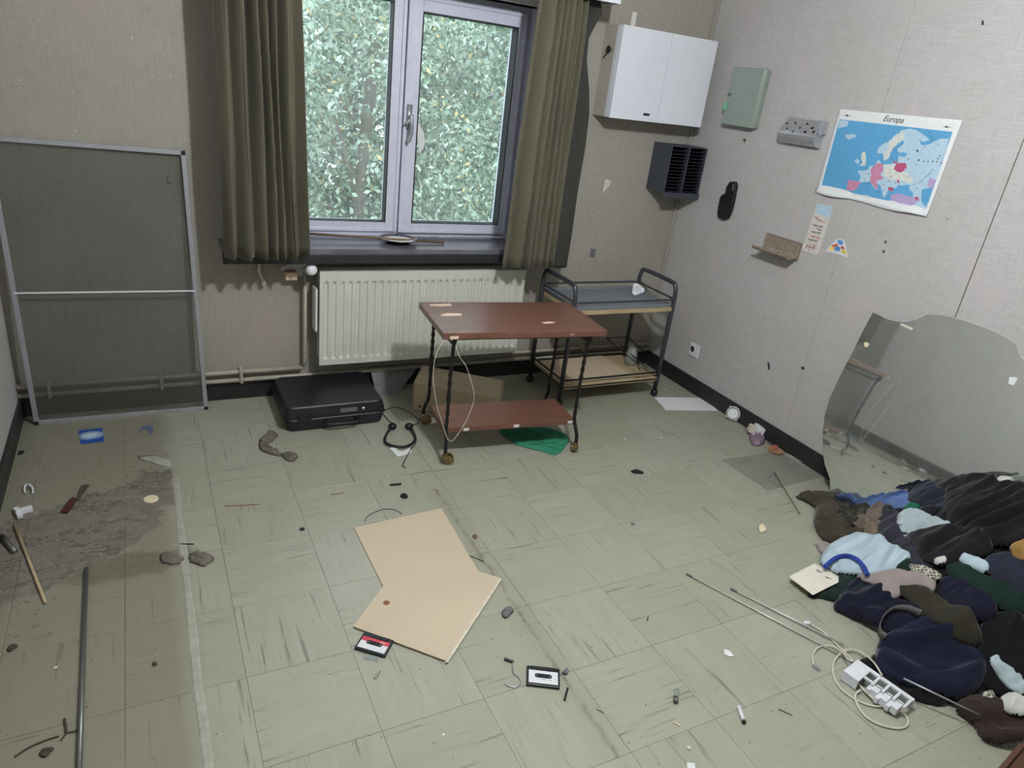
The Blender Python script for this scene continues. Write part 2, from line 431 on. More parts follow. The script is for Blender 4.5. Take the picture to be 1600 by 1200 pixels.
def rot_T(cx, cy, ang, z=0.0):
    return Matrix.Translation((cx, cy, z)) @ Matrix.Rotation(ang, 4, 'Z')

# ================================================================== STRUCTURE
TK = 0.2
WX0, WX1, WZ0, WZ1 = 0.53, 1.815, 0.80, 1.945
b = MB(); b.box(LW-TK, WX0, B, B+0.28, -0.1, CEIL); b.box(WX1, RW+TK, B, B+0.28, -0.1, CEIL)
b.box(WX0, WX1, B, B+0.28, -0.1, WZ0-0.045); b.box(WX0, WX1, B, B+0.28, WZ1, CEIL)
struct(b.build('wall_back', 'wall_b', base=(0, 0, 0)))
wr = struct(MB().box(RW+0.004, RW+TK, FW-TK, B, -0.1, CEIL).build('wall_right', 'joint', base=(0, 0, 0)))
ys = [B, 2.80, 2.19, 1.575, 0.96, 0.345, -0.27, -0.885, FW]
for i in range(len(ys)-1):
    g = 0.0003 if i != 2 else 0.0008
    g2 = 0.0008 if i in (1,) else 0.0022
    MB().box(RW, RW+0.0039, ys[i+1]+(0.0022 if i == 2 else 0.0008 if i == 1 else g), ys[i]-(0.0022 if i == 3 else g), 0.0, CEIL-0.001).build('wallpaper_panel', 'wall_r', wr)
struct(MB().box(LW-TK, LW, FW-TK, B, -0.1, CEIL).build('wall_left', 'wall_r', base=(0, 0, 0)))
struct(MB().box(LW-TK, RW+TK, FW-TK, FW, -0.1, CEIL).build('wall_front', 'wall_b', base=(0, 0, 0)))
struct(MB().box(LW-TK, RW+TK, FW-TK, B+0.28, CEIL, CEIL+0.1).build('ceiling', 'ceil', base=(0, 0, 0)))
floor = struct(MB().box(LW, RW, FW, B, -0.12, -0.0035).build('floor', 'joint', base=(0, 0, 0)))
# floor tiles (30 cm marbled vinyl), grain turned by turns
tx, ty = 0.2975, 0.300
xs = [LW] + [0.155 + tx*k for k in range(-2, 10) if LW < 0.155+tx*k < RW-0.01] + [RW]
yy = [FW] + [0.957 + ty*k for k in range(-9, 10) if FW < 0.957+ty*k < B-0.01] + [B]
tile_cache = {}
rt = random.Random(5)
for i in range(len(xs)-1):
    for j in range(len(yy)-1):
        w = round(xs[i+1]-xs[i]-0.0007, 4); d = round(yy[j+1]-yy[j]-0.0007, 4)
        turn = (i + j) % 2
        key = (w, d, turn)
        if key not in tile_cache:
            a, c = (w, d) if not turn else (d, w)
            me = bpy.data.meshes.new('tile'); e = 0.0005; h = 0.0035
            vs = [(sx*a/2, sy*c/2, -h) for sx, sy in ((-1, -1), (1, -1), (1, 1), (-1, 1))] + \
                 [(sx*a/2, sy*c/2, -e) for sx, sy in ((-1, -1), (1, -1), (1, 1), (-1, 1))] + \
                 [(sx*(a/2-e), sy*(c/2-e), 0) for sx, sy in ((-1, -1), (1, -1), (1, 1), (-1, 1))]
            fs = [(8, 9, 10, 11)] + [(k, (k+1) % 4, 4+(k+1) % 4, 4+k) for k in range(4)] + [(4+k, 4+(k+1) % 4, 8+(k+1) % 4, 8+k) for k in range(4)]
            me.from_pydata(vs, [], fs); me.materials.append(M['tile']); tile_cache[key] = me
        o = bpy.data.objects.new('tile', tile_cache[key]); COL.objects.link(o); o.parent = floor
        o.location = ((xs[i]+xs[i+1])/2, (yy[j]+yy[j+1])/2, rt.uniform(-0.0003, 0))
        o.rotation_euler = (0, 0, (math.pi/2 if turn else 0) + 0.0)
struct(MB().box(LW, RW, B-0.011, B, 0.0005, 0.095).build('baseboard_back', 'basebd', base=(0, 0, 0), bevel=0.002))
struct(MB().box(RW-0.011, RW, FW, B-0.0115, 0.0005, 0.095).build('baseboard_right', 'basebd', base=(0, 0, 0), bevel=0.002))
struct(MB().box(LW, LW+0.011, FW, B-0.0115, 0.0005, 0.095).build('baseboard_left', 'basebd', base=(0, 0, 0), bevel=0.002))
struct(MB().box(LW+0.0115, RW-0.0115, FW, FW+0.011, 0.0005, 0.095).build('baseboard_front', 'basebd', base=(0, 0, 0)))
# glue ridge on the floor at x ~ 0.03
rr_ = random.Random(2); b = MB(); ry = [i*0.03 for i in range(int(2.2/0.03))]
pr = []
for k in range(72):
    y = 0.55 + k*0.03; y = min(y, 2.72)
    pr.append((0.020 + .002*math.sin(k*.31), 0.046 + .002*math.sin(k*.47+1), y))
vs = []; 
for a, c, y in pr: vs += [(a, y, 0.0002), (a+0.005, y, 0.003), (c-0.006, y, 0.003), (c, y, 0.0002)]
fs = [(4*i+j, 4*i+j+1, 4*i+5+j, 4*i+4+j) for i in range(len(pr)-1) for j in range(3)]
struct(b.add(vs, fs).build('trim_1', 'ridge', base=(0, 0, 0)))
# plastered conduit strips in the right corner of the back wall
struct(MB().box(2.875, 2.899, B-0.012, B-0.0005, 0.096, CEIL-0.001).build('trim_2', 'wall_b', base=(0, 0, 0), bevel=0.004))

# ---- window
w1 = bpy.data.objects.new('window_1', None); COL.objects.link(w1); w1['kind'] = 'structure'; WL['window_1'] = np.zeros(3)
GY = 3.53
FY0, FY1 = 3.47, 3.56
SZ = 0.80
b = MB(); fw = 0.05
b.box(WX0, WX0+fw, FY0+.015, FY1+.02, SZ, WZ1); b.box(WX1-fw, WX1, FY0+.015, FY1+.02, SZ, WZ1)
b.box(WX0+fw, WX1-fw, FY0+.015, FY1+.02, SZ, SZ+0.022); b.box(WX0+fw, WX1-fw, FY0+.015, FY1+.02, WZ1-0.03, WZ1)
b.build('window_frame', 'pvc', w1, bevel=0.003)
def sash(x0, x1, z0, z1, gx0, gx1, gz0, gz1, yf, name='sash'):
    b = MB(); y1 = FY1
    b.box(x0, gx0, yf, y1, z0, z1); b.box(gx1, x1, yf, y1, z0, z1)
    b.box(gx0, gx1, yf, y1, z0, gz0); b.box(gx0, gx1, yf, y1, gz1, z1)
    e = 0.018   # raised outer lip
    b.box(x0, x0+e, yf-0.008, yf, z0, z1); b.box(x1-e, x1, yf-0.008, yf, z0, z1); b.box(x0+e, x1-e, yf-0.008, yf, z0, z0+e); b.box(x0+e, x1-e, yf-0.008, yf, z1-e, z1)
    s = b.build(name, 'pvc', w1, bevel=0.003)
    g = 0.005; b = MB()
    for q in ((gx0, gx0+g, gz0, gz1), (gx1-g, gx1, gz0, gz1), (gx0+g, gx1-g, gz0, gz0+g*.6), (gx0+g, gx1-g, gz1-g, gz1)):
        b.box(q[0], q[1], yf-0.001, GY+0.004, q[2], q[3])
    b.build('gasket', 'gasket', s)
    MB().box(gx0+g, gx1-g, GY, GY+0.004, gz0+g*.6, gz1-g).build('pane', 'glass', s)
    return s
sl = sash(WX0+.035, 1.168, 0.823, 1.925, 0.63, 1.108, 0.872, 1.878, FY0+.012)
sr = sash(1.172, WX1-.028, 0.823, 1.918, 1.243, 1.745, 0.872, 1.852, FY0)
# handle on the meeting stile
b = MB(); hx, hz = 1.196, 1.39
b.box(hx-.013, hx+.013, FY0-.02, FY0-.008, hz-.055, hz+.055)
b.tube([(hx, FY0-.02, hz), (hx, FY0-.05, hz)], .009, 10)
b.tube(smooth_path([(hx, FY0-.045, hz+.01), (hx+.002, FY0-.05, hz-.03), (hx+.004, FY0-.046, hz-.07), (hx-.006, FY0-.04, hz-.115)]), .010, 10)
b.tube(smooth_path([(hx, FY0-.045, hz-.005), (hx-.012, FY0-.046, hz-.02), (hx-.026, FY0-.04, hz-.03)]), .007, 8)
b.build('window_handle', 'alu', sr, smooth=True)
struct(MB().box(WX1-.004, WX1-.0005, B+.001, FY0+.014, WZ0+.001, WZ1-.001).build('trim_4', 'pvc', base=(0, 0, 0)))
struct(MB().box(WX0+.0005, WX0+.004, B+.001, FY0+.014, WZ0+.001, WZ1-.001).build('trim_5', 'pvc', base=(0, 0, 0)))
# torn sticker on right pane
p = [WB(u, v, GY-0.0012) for u, v in ((651, 192), (656, 193), (661, 207), (664, 222), (661, 233), (655, 241), (653, 225), (652, 207))]
MB().prism(p, (0, 0.001, 0)).build('torn_sticker', 'paper', sr, label='torn white sticker on the glass')
# lintel board just in front of the frame
struct(MB().box(WX0-.02, WX1+.03, B-.02, FY0, WZ1, WZ1+.035).build('trim_3', 'rad_w', base=(0, 0, 0), bevel=0.002))

# ---- stone sill
sx0, sx1, sy0 = WB(348, 393, 3.20)[0], 2.02, 3.20
t = thing('window_sill', 'dark polished stone window sill with black front edge under the window', 'sill', (1.17, 3.35, SZ-0.07))
MB().box(sx0, sx1, sy0, B, SZ-0.022, SZ).box(WX0, WX1, B, FY0+.01, SZ-0.022, SZ).build('slab', 'slate', t, bevel=0.0)
MB().box(sx0, sx1, sy0-.004, sy0+.035, SZ-0.068, SZ-0.0225).build('front_edge', 'slate_edge', t, bevel=0.003)
t2 = None

# ================================================================== OUTSIDE
def tree(cx, cy, rad, zc, hz, seed, label, wts, nclump, perc, ls=1.0, trunk_x=0, tr=.06):
    rg = np.random.default_rng(seed)
    t = thing('tree', label, 'tree', (cx, cy+0.3, -3.0), 'trees outside the window')
    n = nclump
    a = rg.uniform(0, 2*np.pi, n); ph = np.arccos(rg.uniform(-1, 1, n)); r = rg.uniform(0.55, 1.0, n)**0.5
    C = np.stack([cx + rad*r*np.cos(a)*np.sin(ph), cy + rad*0.75*r*np.sin(a)*np.sin(ph), zc + hz*r*np.cos(ph)], 1)
    N = n*perc
    P = np.repeat(C, perc, 0) + rg.normal(0, 0.13, (N, 3))*rg.choice([.7, 1.3], (N, 1))
    s = rg.uniform(0.016, 0.036, N)[:, None]*ls
    d = rg.normal(0, 1, (N, 3)); d[:, 2] -= 0.3; d /= np.linalg.norm(d, axis=1)[:, None]
    nn = rg.normal(0, 1, (N, 3)) + np.array([0, -0.6, 0.5]); e = np.cross(d, nn); e /= np.linalg.norm(e, axis=1)[:, None]
    up = np.cross(e, d)
    v = np.stack([P - d*s, P + e*s*0.55 + up*s*0.12, P + d*s*1.25, P - e*s*0.55 + up*s*0.12], 1).reshape(-1, 3)
    k = np.arange(N)*4
    f = np.stack([np.stack([k, k+1, k+2], 1), np.stack([k, k+2, k+3], 1)], 1).reshape(-1, 3)
    me = bpy.data.meshes.new('foliage')
    me.vertices.add(len(v)); me.vertices.foreach_set('co', (v - np.array([cx, cy+0.3, -3.0])).ravel())
    me.loops.add(len(f)*3); me.loops.foreach_set('vertex_index', f.ravel().astype(np.int32))
    me.polygons.add(len(f)); me.polygons.foreach_set('loop_start', (np.arange(len(f))*3).astype(np.int32))
    me.polygons.foreach_set('loop_total', np.full(len(f), 3, np.int32))
    for q in LEAVES: me.materials.append(q)
    mi = np.repeat(rg.choice(5, N, p=wts), 2).astype(np.int32)
    me.polygons.foreach_set('material_index', mi); me.update(calc_edges=True)
    o = bpy.data.objects.new('foliage', me); COL.objects.link(o); o.parent = t; o['kind'] = 'stuff'
    b = MB(); b.tube(smooth_path([(cx+trunk_x, cy+.3, -3.0), (cx+.05, cy+.3, -1.0), (cx-.04, cy+.25, zc), (cx+.1, cy+.3, zc+hz*.7)]), tr, 10, rads=None)
    b.build('trunk', 'bark', t, smooth=True)
    for i in range(7):
        q = C[rg.integers(n)]; z0 = rg.uniform(-.9, .8)
        b = MB(); pts = smooth_path([(cx, cy+.28, zc+z0*hz*.5), ((cx+q[0])/2, (cy+q[1])/2, (zc+z0*hz*.5+q[2])/2+.1), tuple(q)], 5)
        b.tube(pts, .02, 6, rads=list(np.linspace(.035, .008, len(pts)))); b.build('branch', 'bark', t, smooth=True)
W1 = (.34, .26, .23, .02, .15); W2 = (.30, .26, .22, .04, .18); W3 = (.28, .36, .14, .03, .19)
tree(2.0, 6.8, 1.4, 0.2, 2.5, 1, 'leafy green tree filling the left window pane', W2, 480, 80)
tree(4.0, 7.0, 1.4, 0.4, 2.6, 2, 'pale leafy tree with dark branches filling the right window pane', W1, 480, 80)
tree(2.6, 9.6, 1.9, 0.5, 3.2, 3, 'darker tree standing behind the tree in the left pane', W3, 520, 60, 1.9)
tree(5.6, 9.8, 2.1, 0.5, 3.2, 5, 'darker tree standing behind the tree in the right pane', W3, 520, 60, 1.9)
tree(-0.2, 8.6, 1.6, 0.4, 3.0, 4, 'green tree at the left beyond the curtain', W3, 260, 40, 1.6)
tree(3.6, 13.5, 4.4, 1.5, 4.6, 6, 'tall dense tree closing the view farthest from the window', W3, 900, 55, 3.2, 0, .2)
tree(8.6, 11.5, 2.4, 1.0, 3.8, 7, 'green tree far at the right beyond the window', W3, 300, 40, 2.2)
b = MB(); b.box(-14, 18, B+0.3, 26, -3.2, -3.0)
struct(b.build('ground', 'soil', base=(0, 0, -3.2)))

# ================================================================== LIGHT FITTING
t = thing('ceiling_lamp', 'bare bulb in a white holder on the ceiling', 'lamp', (LAMP_POS[0], LAMP_POS[1], CEIL))
b = MB(); b.lathe([(0.0, CEIL), (.06, CEIL-.001), (.058, CEIL-.02), (.03, CEIL-.04), (.025, CEIL-.11), (0.0, CEIL-.115)], 20, rot_T(LAMP_POS[0], LAMP_POS[1], 0), caps=False)
b.build('lamp_holder', 'whitepl', t, smooth=True)
b = MB(); zz = LAMP_POS[2]; b.lathe([(0.001, zz-.05), (.03, zz-.042), (.048, zz-.018), (.05, zz), (.045, zz+.025), (.03, zz+.05), (.018, zz+.075)], 16, rot_T(LAMP_POS[0], LAMP_POS[1], 0))
b.build('bulb', 'bulb', t, smooth=True)

# ================================================================== CURTAINS
def curtain(mb, x0t, x1t, x0b, x1b, z0, z1, y0, amp, crests, seed, right_edge=None, nu=230, nv=26, zb=None):
    rg = random.Random(seed); ph = rg.uniform(0, 6); ks = [rg.uniform(-1, 1) for _ in range(6)]
    def fn(u, v):
        z = z0 + (z1-z0)*v
        xl = x0b + (x0t-x0b)*v; xr = x1b + (x1t-x1b)*v
        if right_edge: xr += right_edge(v)
        uu = u + .010*math.sin(v*4.2+u*7+ks[0]*3) + .006*math.sin(9*v+u*15+ks[1]*3)
        k = 0
        while k < len(crests)-2 and uu > crests[k+1]: k += 1
        tau = min(1, max(0, (uu-crests[k])/(crests[k+1]-crests[k]))); wd = (crests[k+1]-crests[k])
        if tau < .24: hgt = .5+.5*math.cos(math.pi*tau/.24)
        else: hgt = math.sin(math.pi/2*((tau-.24)/.76))**1.3
        a = amp*min(1.25, .55+wd*4)*(.9+.18*math.sin(5*v+k*2.1+ks[3]*3))
        y = y0 - 2*a*(hgt-.5) - 0.005*math.sin(v*6+u*4)
        x = xl + (xr-xl)*u - (.35*a if tau < .24 else 0)*math.sin(math.pi*tau/.24)
        zz = z
        if v == 0: zz += .004*math.sin(u*23+ks[4])
        return (x, y, zz)
    return mb.grid(fn, nu, nv)
zb = WB(350, 404, 3.14)[2]
t = thing('curtain', 'olive velvet pleated curtain hanging left of the window', 'curtain', (0.5, 3.14, zb))
curtain(MB(), WB(337, 0, 3.14)[0]-.01, WB(471, 0, 3.14)[0]-.01, WB(352, 400, 3.14)[0], WB(484, 400, 3.14)[0], zb, 2.10, 3.135, .026, [-.04, .12, .30, .48, .60, .69, .82, 1.12], 3).build('fabric', 'velvet', t, smooth=True, solid=0.004)
zb2 = WB(830, 417, 3.12)[2]
t = thing('curtain', 'olive velvet pleated curtain hanging right of the window with dark lining showing', 'curtain', (1.85, 3.12, zb2))
curtain(MB(), WB(838, 10, 3.12)[0], WB(915, 10, 3.12)[0], WB(781, 415, 3.12)[0], WB(862, 415, 3.12)[0], zb2, 2.06, 3.115, .022, [-.25, .05, .34, .50, .61, .74, .86, 1.04], 9).build('fabric', 'velvet', t, smooth=True, solid=0.004)
# lining: wavy free right edge
edge = [(885, 418), (893, 370), (903, 300), (915, 230), (921, 180), (921, 140), (917, 95), (920, 60), (930, 40), (941, 20), (938, 0)]
def lin_edge(z):
    P = [WB(u, v, 3.16) for u, v in edge]
    for i in range(len(P)-1):
        if P[i][2] <= z <= P[i+1][2]:
            k = (z-P[i][2])/(P[i+1][2]-P[i][2]); return P[i][0]*(1-k)+P[i+1][0]*k
    return P[0][0] if z < P[0][2] else P[-1][0]
zl0 = WB(885, 418, 3.16)[2]
def lf(u, v):
    z = zl0 + (2.06-zl0)*v; xl = WB(845, 415, 3.16)[0]*(1-v)+WB(880, 10, 3.16)[0]*v; xr = lin_edge(z)
    return (xl+(xr-xl)*u, 3.165 + .012*math.sin(u*7+v*2)*(1-.3*u) - .01*u, z)
MB().grid(lf, 24, 60).build('lining', 'lining', t, smooth=True, solid=0.003, label='dark lining with a wavy free edge')
px = WB(970, 7, 3.05); px0 = 0.18
t = thing('curtain_pelmet', 'white painted pelmet board above the curtains', 'pelmet', ((px0+px[0])/2, 3.2, px[2]))
MB().box(px0, px[0], 3.05, 3.07, px[2], px[2]+.12).build('front_board', 'white', t, bevel=0.002)
MB().box(px0, px[0], 3.0705, B-.001, px[2]+.06, px[2]+.078).build('top_board', 'white', t)
MB().box(px0, px0+.02, 3.0705, B-.001, px[2], px[2]+.0595).build('end_board', 'carc', t)
MB().box(px[0]-.02, px[0], 3.0705, B-.001, px[2], px[2]+.0595).build('end_board', 'carc', t)

# ================================================================== RADIATOR
ry = 3.245
rx0, rx1 = WB(500, 425, ry)[0], WB(822, 425, ry)[0]
rz0, rz1 = WB(501, 571, ry)[2], WB(640, 424, ry)[2]
t = thing('radiator', 'cream ribbed panel radiator under the window', 'radiator', ((rx0+rx1)/2, 3.3, rz0))
NR = 28; rib = []
def rad_fn(u, v):
    x = rx0 + (rx1-rx0)*u; z = rz0 + (rz1-rz0)*v
    s = ((u*(NR+.6)) - .3) % 1.0
    c = math.exp(-((s-.5)/.20)**4) * 0.020
    if u < .012 or u > .988: c = 0
    e = min(1, max(0, (v-.065)/.03))*min(1, max(0, (.90-v)/.03))
    e = e*e*(3-2*e)
    return (x, ry + .003 - c*e*-1.0 if False else ry + c*e, z)
b = MB(); b.grid(rad_fn, 28*8+1, 60); b.build('ribbed_panel', 'rad', t, smooth=True)
b = MB(); b.box(rx0, rx0+.012, ry+.001, ry+.02, rz0, rz1).box(rx1-.012, rx1, ry+.001, ry+.02, rz0, rz1).box(rx0, rx1, ry+.001, ry+.02, rz1-.004, rz1+.002).box(rx0, rx1, ry+.001, ry+.02, rz0-.002, rz0+.006)
b.box(rx0+.01, rx1-.01, ry+.012, ry+.018, rz0+.006, rz1-.004)
b.build('panel_rim', 'rad', t, bevel=0.002)
b = MB()
for k in range(3):
    y = ry+.03+k*.022; b.box(rx0+.01, rx1-.015, y, y+.012, rz1-.006, rz1+.004)
b.box(rx0+.01, rx1-.015, ry+.022, ry+.1, rz1-.014, rz1-.008); b.build('top_grille', 'rad_w', t, bevel=0.001)
MB().box(rx0+.01, rx1-.02, ry+.088, ry+.1, rz0+.01, rz1-.016).build('back_panel', 'rad', t)
q0, q1 = WB(482, 450, ry+.06), WB(482, 510, ry+.06)
b = MB(); b.box(rx0-.02, rx0-.008, ry+.005, ry+.075, rz1-.30, rz1-.085); b.build('side_cover', 'rad_w', t, bevel=0.003)
MB().box(rx0+.2, rx0+.23, ry+.1, B-.001, rz0+.02, rz1-.03).build('wall_bracket', 'rad_w', t); MB().box(rx1-.23, rx1-.2, ry+.1, B-.001, rz0+.02, rz1-.03).build('wall_bracket', 'rad_w', t)
# valve
hc = WB(484, 424, ry-.0); T = Matrix.Translation(hc) @ Matrix.Rotation(math.radians(-90), 4, 'Y') @ Matrix.Rotation(0.5, 4, 'X')
b = MB(); T = Matrix.Translation((hc[0]+.004, ry+.02, hc[2])) @ Matrix.Rotation(math.radians(72), 4, 'X')
b.lathe([(.0, -.03), (.016, -.03), (.018, -.01), (.024, -.005), (.026, .012), (.026, .045), (.022, .055), (.010, .058), (.0, .058)], 18, T, caps=False)
b.build('thermostat_head', 'whitepl', t, smooth=True, label='white thermostat head')
b = MB(); pxp = hc[0]-.004
b.tube([(pxp, 3.33, hc[2]-.01), (pxp, 3.33, .19), (pxp-.01, 3.345, .165)], .009, 10); b.tube([(pxp, 3.33, hc[2]-.01), (pxp+.01, 3.30, hc[2]-.005), (hc[0]+.004, ry+.045, hc[2]-.006)], .011, 10)
b.tube([(pxp, 3.30, hc[2]-.006), (rx0+.02, 3.30, hc[2]-.01)], .012, 10)
b.build('valve_pipe', 'pipe', t, smooth=True)
# heating pipes on the wall
for zc_, lab in ((0.155, 'upper painted heating pipe running along the back wall above the baseboard'), (0.112, 'lower painted heating pipe running along the back wall above the baseboard')):
    b = MB(); xe = pxp-.012 if zc_ > .13 else rx1+.05
    b.tube([(LW+.002, 3.345, zc_), (xe, 3.345, zc_)], .011, 10)
    if zc_ > .13:
        b2 = MB(); b2.tube([(rx1-.02, 3.33, .2), (rx1+.02, 3.335, .16), (rx1+.06, 3.345, .155), (RW-.04, 3.345, .155)], .011, 10); tag(b2.build('heating_pipe', 'pipe', smooth=True), 'painted pipe leaving the radiator at its lower right and running behind the serving cart', 'pipe', 'heating pipes')
    else: b.tube([(xe, 3.345, zc_), (RW-.04, 3.345, zc_)], .011, 10)
    tag(b.build('heating_pipe', 'pipe', smooth=True), lab, 'pipe', 'heating pipes')
for k, xk in enumerate((LW+.30-.18, .02, .36+.01, 2.35)):
    b = MB(); b.box(xk-.006, xk+.006, 3.332, 3.3799, .098, .172); b.tube([(xk, 3.327, .165), (xk, 3.327, .103)], .008, 8)
    tag(b.build('pipe_clamp', 'pipe', smooth=False), ['pipe clamp nearest the left corner behind the mesh frame', 'pipe clamp seen through the middle of the mesh frame', 'pipe clamp between the mesh frame and the black case', 'pipe clamp behind the serving cart'][k], 'clamp', 'pipe clamps')
# cable end and broken bracket by the sill
c0 = WB(407, 412, B-.02)
b = MB(); b.tube(smooth_path([(c0[0], B-.006, c0[2]+.03), (c0[0]-.004, B-.012, c0[2]-.01), (c0[0]-.006, B-.02, c0[2]-.04), (c0[0]+.008, B-.03, c0[2]-.075)]), .008, 8)
b.tube([(c0[0]+.008, B-.03, c0[2]-.073), (c0[0]+.010, B-.034, c0[2]-.10)], .010, 8)
tag(b.build('cable_stub', 'cord', smooth=True), 'short loose cable end sticking out of the wall below the left curtain', 'cable')
p = WB(455, 432, 3.32)
t = thing('wall_bracket', 'small peach bracket with torn white wallpaper beside the radiator valve', 'bracket', (p[0], B, p[2]-.02))
b = MB(); b.box(p[0]-.025, p[0]+.03, B-.055, B-.0005, p[2]-.022, p[2]+.018, None); b.build('block', 'chip', t, bevel=0.004)
q = [WB(u, v, B-.004) for u, v in ((438, 420), (450, 413), (478, 413), (478, 430), (462, 432), (448, 427))]
MB().prism(q, (0, .003, 0)).build('torn_paper', 'paper', t)

# ================================================================== SILL ITEMS
b = MB(); T = Matrix.Translation((0, 0, 0))
pc = F(622, 375, SZ+.012)
T = rot_T(pc[0], pc[1], 0, SZ+.0005)
t = thing('plate', 'dark-rimmed white plate lying on the window sill', 'plate', (pc[0], pc[1], SZ))
MB().lathe([(0, 0), (.05, 0), (.082, .016), (.096, .020), (.093, .023), (.07, .012), (0, .008)], 28, T, caps=False).build('rim', mat('burgundy_glaze', (60, 30, 40), .2, coat=.4), t, smooth=True)
MB().lathe([(0, .0095), (.062, .0098), (.076, .0165), (.060, .0125), (0, .0105)], 24, T, caps=False).build('well', 'paper', t, smooth=True, label='white centre of the plate')
a, c = F(470, 364, SZ+.03), F(694, 379, SZ+.008)
tag(MB().tube([a, c], .0055, 10).build('cane', 'stick', smooth=True), 'long thin brown cane lying across the plate on the sill', 'cane')

# ================================================================== MESH SCREEN FRAME
yb, yt = 3.285, 3.362
tl, tr_ = WB(-21, 215, yt), WB(286, 239, yt); bl, br = F(57, 663, .006), F(322, 638, .006)
bl = (bl[0], yb, .008); br = (br[0], yb, .008)
t = thing('screen_frame', 'aluminium frame with dark insect mesh leaning on the wall at the left', 'screen', ((bl[0]+br[0])/2, yb, 0))
def bar(p, q, w, d, nrm=(0, -1, .06)):
    p, q = Vector(p), Vector(q); L = (q-p); ax = L.normalized(); n = Vector(nrm); n = (n-ax*n.dot(ax)).normalized(); s = ax.cross(n)
    vs = [p2 + s*a*w/2 + n*c*d/2 for p2 in (p, q) for a, c in ((-1, -1), (1, -1), (1, 1), (-1, 1))]
    return vs, [(3, 2, 1, 0), (4, 5, 6, 7), (0, 1, 5, 4), (1, 2, 6, 5), (2, 3, 7, 6), (3, 0, 4, 7)]
for nm, p, q in (('top_rail', tl, tr_), ('bottom_rail', bl, br), ('stile', bl, tl), ('stile', br, tr_)):
    b = MB(); b.add(*bar(p, q, .019, .016)); b.build(nm, 'alu' , t, bevel=0.002)
def lerp(p, q, k): return tuple(a+(c-a)*k for a, c in zip(p, q))
kk = .492
b = MB(); p, q = lerp(bl, tl, kk), lerp(br, tr_, kk); b.add(*bar((p[0], p[1]-.006, p[2]), (q[0], q[1]-.006, q[2]), .006, .008)); b.build('cross_bar', 'white', t)
def msh(u, v):
    p = lerp(lerp(bl, tl, v), lerp(br, tr_, v), u); return (p[0], p[1]+.003+.004*math.sin(u*5+v*4), p[2])
MB().grid(msh, 14, 20).build('mesh_fabric', 'mesh', t, smooth=True)
b = MB()
for p, dx in ((tl, -1), (tr_, 1), (br, 1), (bl, -1)): MB().box(p[0]-.008, p[0]+.008, p[1]-.010, p[1]+.008, max(p[2]-.008, .0005), p[2]+.009).build('corner_block', 'black', t)

# ================================================================== BLACK CASE
cx0, cx1, cy0, cy1 = .505, .985, 2.945, 3.325
t = thing('briefcase', 'black hard-shell case lying flat on the floor below the radiator', 'case', ((cx0+cx1)/2, 3.13, 0))
def shell(z0, z1, ins0, ins1, name, m='case'):
    b = MB(); r = .03
    def ring(ins, z):
        a, c, d, e = cx0+ins, cx1-ins, cy0+ins*.7, cy1-ins*.7; out = []
        for (qx, qy, a0) in ((c-r, e-r, 0), (a+r, e-r, 90), (a+r, d+r, 180), (c-r, d+r, 270)):
            for k in range(5):
                an = math.radians(a0+k*22.5); out.append((qx+r*math.cos(an), qy+r*math.sin(an), z))
        return out
    L = [ring(ins0+.006, z0), ring(ins0, z0+.006)] + [ring(ins1, z1-.006), ring(ins1+.006, z1)]
    if ins0 > ins1: pass
    vs = sum(L, []); n = 20; fs = [tuple(range(n-1, -1, -1)), tuple(range(3*n, 4*n))]
    for i in range(3):
        for k in range(n): l = (k+1) % n; fs.append((i*n+k, i*n+l, (i+1)*n+l, (i+1)*n+k))
    b.add(vs, fs); return b.build(name, m, t, smooth=False)
shell(.003, .066, .014, .002, 'lower_shell'); shell(.070, .124, .002, .014, 'upper_shell')
b = MB(); b.box(cx0+.004, cx1-.004, cy0+.003, cy1-.003, .064, .072); b.build('seam_band', 'black', t, bevel=.002)
hxm = .5*(cx0+cx1)+.02
b = MB(); hy = cy0-.006; b.tube(smooth_path([(hxm-.075, hy+.01, .045), (hxm-.072, hy-.012, .042), (hxm-.05, hy-.022, .038), (hxm+.05, hy-.022, .038), (hxm+.072, hy-.012, .042), (hxm+.075, hy+.01, .045)], 4), .0075, 8)
b.box(hxm-.085, hxm-.065, cy0-.008, cy0+.006, .032, .058).box(hxm+.065, hxm+.085, cy0-.008, cy0+.006, .032, .058)
b.build('handle', 'black', t, smooth=False)
p = F(546, 633, .1); 
b = MB(); b.box(hxm-.005, hxm+.075, cy0-.0012, cy0+.004, .083, .103); b.build('name_label', 'tape', t, label='torn pale paper label')
T = Matrix.Translation((hxm+.105, cy0+.004, .093)) @ Matrix.Rotation(math.pi/2, 4, 'X')
MB().lathe([(0, 0), (.008, 0), (.008, .007), (0, .008)], 14, T, caps=False).build('lock_button', 'chrome', t, smooth=True, label='chrome lock button')
b = MB(); b.box(cx0+.06, cx0+.12, cy0-.004, cy0+.004, .05, .09); b.build('latch', 'black', t, bevel=.002)
b = MB(); b.box(hxm-.05, hxm-.012, cy0-.0008, cy0+.003, .088, .096); b.build('embossed_plate', 'orgd', t)
# pale board leaning under the radiator
p = [F(566, 606, .004), F(640, 604, .004), (1.30, 3.365, .155), (1.02, 3.365, .150)]
p = [(1.03, 3.26, .002), (1.15, 3.26, .002), (1.31, 3.362, .125), (1.02, 3.362, .125)]
tag(MB().prism(p, (0, .004, -.0)).build('wall_board_scrap', 'tape'), 'grey-green board scrap leaning on the baseboard between case and beige box', 'board')

